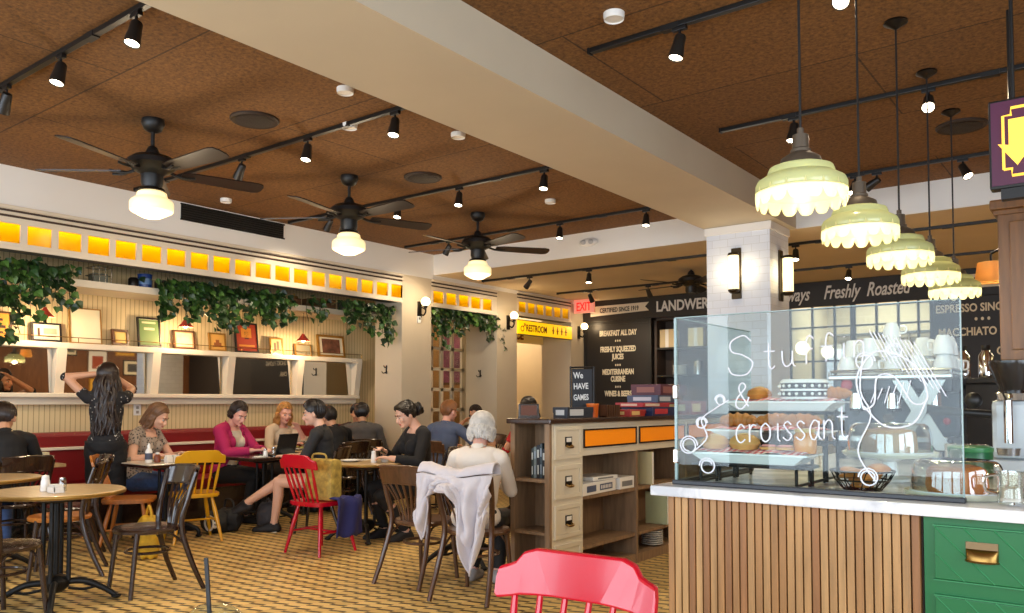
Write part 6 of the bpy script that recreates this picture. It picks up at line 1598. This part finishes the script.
    me.polygons.foreach_set('material_index', mi); me.polygons.foreach_set('use_smooth', [True] * len(mi))
    me.name = 'body'
    bo = bpy.data.objects.new('body', me); C.objects.link(bo); bo.parent = T
    polys = [tuple(p.vertices) for p in me.polygons]
    for gi, (gn, gm, fn, th) in enumerate(garments):
        ok = np.array([bool(fn(reg[i], tt[i], TV[i])) for i in range(n)])
        fs = [p for p in polys if all(ok[v] for v in p)]
        if not fs: continue
        used = sorted({v for f in fs for v in f}); mp = {v: k for k, v in enumerate(used)}
        vs = []
        for v in used:
            p = Vector(V[v]); w = noise.noise(p * 14 + Vector((gi * 5, loc[0], loc[1]))) * .3 + noise.noise(p * 30) * .12
            vs.append(p + Vector(NR[v]) * th * (1 + w))
        q = MB().add(vs, [tuple(mp[v] for v in f) for f in fs])
        o = q.build(gn, gm, T, True)
        sdm = o.modifiers.new('cloth', 'SOLIDIFY'); sdm.thickness = th * .8; sdm.offset = -1
    if sole:
        for (a, b_, c), dv in soles:
            MB().tube([a + dv * .038 * s, a.lerp(b_, .5) + dv * .040 * s, b_ + dv * .042 * s, c + dv * .033 * s], [.034 * s, .036 * s, .042 * s, .03 * s], 10, flat=.35).build('shoe_sole', sole, T, True)
    # eyes and brows
    q = MB()
    for x in (-.031, .031): q.ball(HD(x, .0745, -.003), (.0125 * s, .0115 * s, .0085 * s), 12)
    q.build('eye', mat('eye_white', (206, 194, 184), .6), T, True)
    q = MB()
    for x in (-.031, .031): q.ball(HD(x, .0825, -.004), (.0062 * s,) * 3, 8)
    q.build('iris', mat('dark_iris', (44, 32, 26), .2), T, True)
    hm = hair.get('m') if hair else None
    if hm:
        q = MB()
        for x in (-1, 1): q.tube([HD(.014 * x, .093, .018), HD(.031 * x, .090, .026), HD(.05 * x, .074, .02)], [.004 * s, .0045 * s, .003 * s], 6)
        q.build('eyebrow', hm, T, True)
        make_hair(T, HD, s, hair)
    if glasses:
        q = MB()
        for x in (-.034, .034):
            q.tube([HD(x + .03 * math.cos(a * PI / 10), .108 - .35 * max(0, abs(x + .03 * math.cos(a * PI / 10)) - .02), -.006 + .02 * math.sin(a * PI / 10)) for a in range(21)], .0065 * s, 6)
            q.tube([HD(x * 1.85, .095, .004), HD(x * 2.5, .04, .006), HD(x * 2.5, -.02, .004)], .005 * s, 6)
        q.tube([HD(-.007, .1, 0), HD(.007, .1, 0)], .003 * s, 6)
        q.build('eyeglasses', mat('dark_red_glasses', (70, 22, 26), .3), T, True)
    return T, tips, HD

def make_hair(T, HD, s, h):
    """locks lying on the scalp and then hanging"""
    def hairline(ph):
        a = abs(ph); f = max(0, math.cos(ph))
        if a < 1.25: return .95 + .95 * (a / 1.25) ** 3       # temple and sideburn
        if a < 1.75: return 1.72                              # over the ear
        return 1.72 + .95 * min(1, (a - 1.75) / .35) ** .8    # behind the ear down to the nape
    rnd = random.Random(h.get('seed', 1)); st = h['style']; L = h.get('len', .2); q = MB()
    a_, b_, c_ = .083, .103, .1
    def S(th, ph, k=1.0):       # th from the crown, ph azimuth from the front
        return Vector((a_ * k * math.sin(th) * math.sin(ph), -.014 + b_ * k * math.sin(th) * math.cos(ph), .03 + c_ * k * math.cos(th)))
    # under-cap covering back, top and sides
    def capf(u_, v_):
        ph = -PI + 2 * PI * u_; f = max(0, math.cos(ph))
        m = hairline(ph)
        return HD(*S(.02 + m * v_, ph, .985))
    q.grid(capf, 36, 12)
    n = h.get('n', 110); r0 = h.get('r', .011)
    for k in range(n):
        if st in ('long', 'bob', 'curly', 'wavy'):
            # parted along the middle line, falling to the sides
            f = rnd.random(); sgn_ = rnd.choice((-1, 1))
            y = .075 - .15 * f                                   # along the part, front to back
            pts = []
            if f < .55:
                yy = y
                for j in range(7):
                    an = j / 6 * 1.75
                    ky = math.sqrt(max(.02, 1 - ((yy + .014) / b_) ** 2))
                    pts.append(Vector((sgn_ * a_ * 1.03 * ky * math.sin(an), yy - .03 * j / 6 - (.035 * j / 6 if f < .25 else 0), .03 + c_ * 1.03 * ky * math.cos(an))))
            else:
                ph = PI + rnd.uniform(-1.25, 1.25)
                for j in range(6): pts.append(S(.1 + 1.65 * j / 5, ph, 1.03))
            e = pts[-1]; out = Vector((e.x, e.y, 0)).normalized()
            LL = L * rnd.uniform(.8, 1.05); m = 6
            wv = h.get('wave', .008)
            for j in range(1, m + 1):
                g = j / m
                w = math.sin(g * 7 + k) * wv
                tuck = -.25 * g * g * .06 if st == 'bob' else 0
                pts.append(e + Vector((0, 0, -LL * g)) + out * (w + .012 * g + tuck) + Vector((-out.y, out.x, 0)) * math.cos(g * 6 + k * 1.7) * wv)
            sp = spline(pts, 3); nn = len(sp)
            q.tube([HD(*p) for p in sp], [s * r0 * (1.0 if i < nn * .7 else 1.0 - .6 * (i - nn * .7) / (nn * .3)) for i in range(nn)], 6)
        elif st in ('short', 'bun'):
            ph = rnd.uniform(-PI, PI); f = max(0, math.cos(ph))
            th0 = rnd.uniform(.0, .9); m = hairline(ph) + .04
            pts = []
            if st == 'bun':
                tgt = Vector((0, -.118, -.005)); p0 = S(m, ph, 1.02)
                for j in range(7):
                    g = j / 6; p = p0.lerp(tgt, g); d = Vector((p.x / a_, (p.y + .014) / b_, (p.z - .03) / c_))
                    if d.length < 1: p = Vector((p.x / d.length, (p.y + .014) / d.length - .014, (p.z - .03) / d.length + .03)) * 1.0
                    pts.append(p)
            else:
                sw = h.get('sweep', .5)
                for j in range(5):
                    g = j / 4; pts.append(S(th0 + (m - th0) * g * .9, ph + sw * g * (.4), 1.02 + (.10 if f > .4 and j < 4 else .06) * (1 - g)))
            q.tube([HD(*p) for p in spline(pts, 3)], s * r0, 6)
    if st == 'bun':
        for k in range(26):
            a = rnd.uniform(0, 6.28); b2 = rnd.uniform(-.8, .8)
            q.tube([HD(.05 * math.cos(a + t) * math.cos(b2), -.14 + .038 * math.sin(b2 + t * .3), -.005 + .05 * math.sin(a + t)) for t in (0, .5, 1, 1.5, 2)], s * .013, 6)
    q.build('hair', h['m'], T, True)

TOR = ('torso',)
def top_sleeves(t_end=1.0, fore=0.0, neck=.46, hem=-.06, scoop=.07):
    """short or long sleeved top. t_end: how far down the upper arm, fore: how far down the forearm"""
    def f(r, t, p):
        if r == 'neck' and neck >= .5: return t < .35
        if r == 'torso': return not (p[2] > neck and abs(p[0]) < scoop and (p[1] > -.02 or p[2] > .515)) 
        if r == 'pelvis': return p[2] > hem
        if r == 'uarm': return t <= t_end
        if r == 'farm': return t <= fore
        return False
    return f
def cardigan(fore=1.0, gap=.055):
    def f(r, t, p):
        if r == 'torso': return not (abs(p[0]) < gap + .02 * (.5 - p[2]) and p[1] > .0) and p[2] < .53
        if r == 'pelvis': return p[2] > -.04 and not (abs(p[0]) < gap + .02 and p[1] > 0)
        return r == 'uarm' or (r == 'farm' and t <= fore)
    return f
def trousers(end=1.0):
    def f(r, t, p): return (r == 'pelvis' and p[2] < .10) or r in ('thigh', 'knee') or (r == 'calf' and t <= end)
    return f
def shorts(f_end=.7):
    def f(r, t, p): return (r == 'pelvis' and p[2] < .10) or (r == 'thigh' and 0 <= t < f_end)
    return f
def shoes(r, t, p): return r == 'foot'
H_dkbrown = mat('dark_brown_hair', (36, 22, 16), .4, var=.3, vs=20); H_black = mat('near_black_hair', (22, 16, 14), .4, var=.2, vs=20)
H_brown = mat('light_brown_hair', (118, 82, 50), .45, var=.3, vs=20); H_blond = mat('golden_blond_hair', (176, 124, 62), .45, var=.35, vs=20)
H_white = mat('silver_white_hair', (196, 192, 186), .5, var=.25, vs=24); H_sandy = mat('sandy_hair', (140, 92, 54), .45, var=.3, vs=20)
sneaker = mat('black_sneaker', (24, 22, 24), .6); jeans = mat('blue_denim', (62, 84, 126), .8, var=.2, vs=30); blackp = mat('black_trouser', (20, 19, 20), .8)
# speckled cloths
def speckle(name, base, dot, scale, thr):
    m, N, L, b = nodes_of(name)
    tc = N.new('ShaderNodeTexCoord'); vo = N.new('ShaderNodeTexVoronoi'); vo.inputs['Scale'].default_value = scale; L.new(tc.outputs['Object'], vo.inputs['Vector'])
    k = mathn(N, L, 'LESS_THAN', vo.outputs['Distance'], thr)
    mx = N.new('ShaderNodeMix'); mx.data_type = 'RGBA'; L.new(k, mx.inputs['Factor']); mx.inputs['A'].default_value = lin(base); mx.inputs['B'].default_value = lin(dot)
    L.new(mx.outputs['Result'], b.inputs['Base Color']); b.inputs['Roughness'].default_value = .85
    return m
dots = speckle('black_dotted_cloth', (24, 22, 24), (170, 164, 156), 38, .22)
leop = speckle('grey_patterned_cloth', (168, 154, 140), (70, 62, 60), 42, .36)
FW = (0, 1, -.05)
SF = lambda x, y, z=.075: (x, y, z, FW)
sit_feet = [SF(.09, .36), SF(-.09, .36)]
# standing woman with arms raised, seen from behind
person('standing woman in a black dotted top lifting both hands to her long dark hair', (-7.34, 3.60), 58, .93, .86, 2, 0, (4, 0, 0), True, 'tan',
       [(.02, .16, 1.50), (-.10, .06, 1.50)], [(.1, .02, .075, FW), (-.1, .02, .075, FW)], None,
       [('dotted_top', dots, top_sleeves(.35, 0, .5, -.1), .010), ('black_skirt', blackp, lambda r, t, p: (r == 'pelvis' and p[2] < .04) or r in ('thigh', 'knee'), .024), ('leggings', blackp, lambda r, t, p: r == 'calf', .006), ('shoe', sneaker, shoes, .008)],
       {'style': 'wavy', 'm': H_dkbrown, 'len': .58, 'n': 220, 'r': .017, 'wave': .03, 'seed': 3}, .95, armpole=[(.5, .9, -.1), (-1, -.1, -.35)])
# woman in patterned top
person('woman with light brown shoulder-length hair in a grey patterned top, looking down', (-7.70, 4.10), -62, .97, .50, 9, 0, (20, 8, 0), True, 'fair',
       [(.2, .36, .74), (-.12, .38, .74)], sit_feet, None,
       [('patterned_top', leop, top_sleeves(.5, 0, .44, -.06, .09), .010), ('jeans', jeans, trousers(), .009), ('shoe', sneaker, shoes, .008)],
       {'style': 'long', 'm': H_brown, 'len': .15, 'n': 130, 'seed': 5, 'wave': .004}, 1.08)
# woman in magenta cardigan
mag = mat('magenta_knit', (170, 22, 84), .8, bump=.2, bs=50); creamb = mat('cream_blouse', (214, 200, 178), .7, var=.12, vs=22)
person('woman with a dark bob in a magenta cardigan typing on the laptop', (-7.64, 5.02), -74, .98, .505, 7, 0, (22, -14, 0), True, 'rosy',
       [(.10, .42, .745), (-.06, .44, .745)], sit_feet, None,
       [('cream_blouse', creamb, top_sleeves(.3, 0, .46, -.08, .07), .007), ('magenta_cardigan', mag, cardigan(.92, .07), .020), ('trousers', blackp, trousers(), .009), ('shoe', sneaker, shoes, .008)],
       {'style': 'bob', 'm': H_dkbrown, 'len': .075, 'n': 130, 'seed': 7, 'wave': .006}, 1.06)
# young man with crossed bare legs
dkj = mat('charcoal_jersey', (34, 36, 40), .8, bump=.15, bs=40)
person('young man with dark hair in a charcoal shirt and shorts, bare legs crossed', (-6.20, 5.16), 125, .97, .50, 6, 0, (4, 14, 0), False, 'fair',
       [(.14, .30, .72), (-.12, .34, .72)], [(-.04, .76, .27, (-.1, 1, -.3)), (-.05, .48, .08, FW)], [(0, .6, 1), (0, 1, .6)],
       [('charcoal_shirt', dkj, top_sleeves(1, .75, .50, -.08, .05), .011), ('shorts', mat('dark_shorts', (28, 26, 34), .8), shorts(.32), .013), ('sneaker', sneaker, shoes, .010)],
       {'style': 'short', 'm': H_black, 'n': 130, 'r': .014, 'seed': 9}, .95, sole=white)
# curly blonde woman
person('woman with curly blonde hair in a pale top at the far banquette table', (-7.88, 5.84), -84, .95, .50, 8, 0, (6, -22, 0), True, 'rosy',
       [(.12, .34, .76), (-.06, .30, .92)], sit_feet, None,
       [('pale_top', mat('pale_beige_top', (206, 186, 160), .8), top_sleeves(1, .5, .48, -.06), .010), ('trousers', blackp, trousers(), .009), ('shoe', sneaker, shoes, .008)],
       {'style': 'curly', 'm': H_blond, 'len': .17, 'n': 130, 'seed': 11, 'wave': .016, 'r': .012}, 1.0)
# dark figures beyond
person('dark-shirted guest with back turned beside the young man', (-7.02, 6.05), 88, .92, .495, 14, 0, (10, 10, 0), False, 'tan',
       [(.12, .34, .72), (-.12, .34, .72)], sit_feet, None, [('black_shirt', mat('black_shirt', (20, 18, 18), .8), top_sleeves(1, .8, .5, -.08), .012), ('trousers', blackp, trousers(), .009), ('shoe', sneaker, shoes, .008)],
       {'style': 'short', 'm': H_black, 'n': 110, 'r': .014, 'seed': 13}, 1.05, voxel=.010)
person('dark-haired man facing the room beyond the last mirror', (-8.1, 7.25), -127, .92, .495, 6, 0, (4, 0, 0), False, 'tan',
       [(.12, .34, .72), (-.12, .34, .72)], sit_feet, None, [('brown_shirt', mat('dark_brown_shirt', (60, 46, 40), .8), top_sleeves(1, .8, .5, -.08), .012), ('trousers', blackp, trousers(), .009), ('shoe', sneaker, shoes, .008)],
       {'style': 'short', 'm': H_black, 'n': 110, 'r': .014, 'seed': 15}, 1.0, voxel=.010)
person('guest in a grey sweater seen from behind at the pillar edge', (-7.28, 6.62), 53, .95, .495, 10, 0, (8, 0, 0), False, 'tan',
       [(.12, .34, .72), (-.12, .34, .72)], sit_feet, None, [('grey_sweater', mat('grey_sweater', (84, 80, 78), .85, bump=.2, bs=50), top_sleeves(1, .9, .5, -.08, .05), .018), ('trousers', blackp, trousers(), .009), ('shoe', sneaker, shoes, .008)],
       {'style': 'short', 'm': H_black, 'n': 110, 'r': .014, 'seed': 17}, 1.05, voxel=.010)
# woman with glasses
bsw = mat('black_sweater', (17, 16, 18), .85)
T_, tips_, HD_ = person('woman with a dark bun and red-brown glasses in a black sweater holding a phone', (-5.30, 5.52), 160, .99, .50, 3, 0, (22, -4, 0), True, 'fair',
       [(.06, .34, .80), (-.12, .34, .74)], [(.1, .30, .075, FW), (-.16, .20, .075, FW)], None,
       [('black_sweater', bsw, top_sleeves(1, .82, .46, -.08, .10), .013), ('trousers', blackp, trousers(.92), .009), ('shoe', sneaker, shoes, .009)],
       {'style': 'bun', 'm': H_black, 'n': 120, 'r': .012, 'seed': 19}, 1.02, hold=True)
pc, d, sd_, up_ = tips_['r']
a = R(160); Mz = Matrix.Rotation(a, 3, 'Z')
pw = Mz @ (pc + d * .05 - up_ * .024) + Vector((-5.30, 5.52, 0))
t = thing('phone', 'dark smartphone held by the woman with glasses', 'phone', pw, a); MB().box((0, 0, 0), (.07, .14, .009), .003, Matrix.Rotation(R(28), 3, 'X')).build('phone_case', black, t); MB().box((0, .0, .0052), (.062, .125, .001), 0, Matrix.Rotation(R(28), 3, 'X')).build('phone_screen', mat('phone_screen', (60, 66, 76), .15), t)
# man in blue shirt, back
person('man in a grey-blue shirt seen from behind, leaning on his elbow', (-6.30, 6.95), 12, .97, .50, 8, 0, (4, -14, 0), False, 'rosy',
       [(.28, .36, .82), (-.1, .36, .72)], sit_feet, None,
       [('blue_shirt', mat('grey_blue_shirt', (84, 98, 128), .8, bump=.1, bs=30), top_sleeves(1, .9, .505, -.08, .05), .014), ('trousers', blackp, trousers(), .009), ('shoe', sneaker, shoes, .008)],
       {'style': 'short', 'm': H_sandy, 'n': 120, 'r': .012, 'seed': 21}, 1.08, voxel=.010)
person('dark-haired woman facing the camera across from the man in blue', (-6.72, 8.14), 192, .92, .49, 8, 0, (8, 0, 0), True, 'tan',
       [(.1, .30, .98), (-.14, .34, .73)], sit_feet, None,
       [('dark_top', mat('dark_plum_top', (44, 30, 34), .8), top_sleeves(.6, 0, .46, -.06), .011), ('trousers', blackp, trousers(), .009), ('shoe', sneaker, shoes, .008)],
       {'style': 'long', 'm': H_dkbrown, 'len': .15, 'n': 110, 'seed': 23, 'wave': .008}, 1.0, voxel=.010)
# white-haired woman, back view
person('white-haired woman in a white sweater seen from behind', (-3.47, 4.16), 22, .93, .455, 7, 0, (12, 4, 0), True, 'rosy',
       [(.03, .34, .73), (-.14, .34, .73)], [(.07, .28, .075, FW), (-.12, .30, .075, FW)], None,
       [('white_sweater', mat('white_knit', (222, 212, 200), .85, bump=.15, bs=60), top_sleeves(1, .4, .50, -.10, .06), .012), ('trousers', blackp, trousers(.95), .009), ('shoe', mat('grey_sneaker', (150, 146, 146), .6), shoes, .009)],
       {'style': 'bob', 'm': H_white, 'len': .10, 'n': 190, 'seed': 25, 'wave': .012, 'r': .013}, 1.05)
person('dark-haired woman in a red top partly hidden by the bookshelf island', (-5.20, 7.22), 60, 1.0, .53, 6, 0, (16, 0, 0), True, 'tan',
       [(.12, .34, .73), (-.14, .34, .73)], sit_feet, None,
       [('red_top', mat('bright_red_top', (176, 28, 34), .8), top_sleeves(.7, 0, .48, -.06), .012), ('trousers', blackp, trousers(), .009), ('shoe', sneaker, shoes, .008)],
       {'style': 'long', 'm': H_black, 'len': .24, 'n': 120, 'seed': 27, 'wave': .01}, 1.0, voxel=.010)
person('guest in a black shirt cut off by the left edge of the picture', (-7.26, 2.76), 82, .95, .51, 10, 0, (14, -20, 0), False, 'tan',
       [(.14, .34, .73), (-.14, .34, .73)], sit_feet, None,
       [('black_shirt', mat('black_shirt', (20, 18, 18), .8), top_sleeves(.7, 0, .5, -.08, .06), .012), ('trousers', jeans, trousers(), .009), ('shoe', sneaker, shoes, .008)],
       {'style': 'short', 'm': H_dkbrown, 'n': 120, 'r': .015, 'seed': 29}, 1.05)
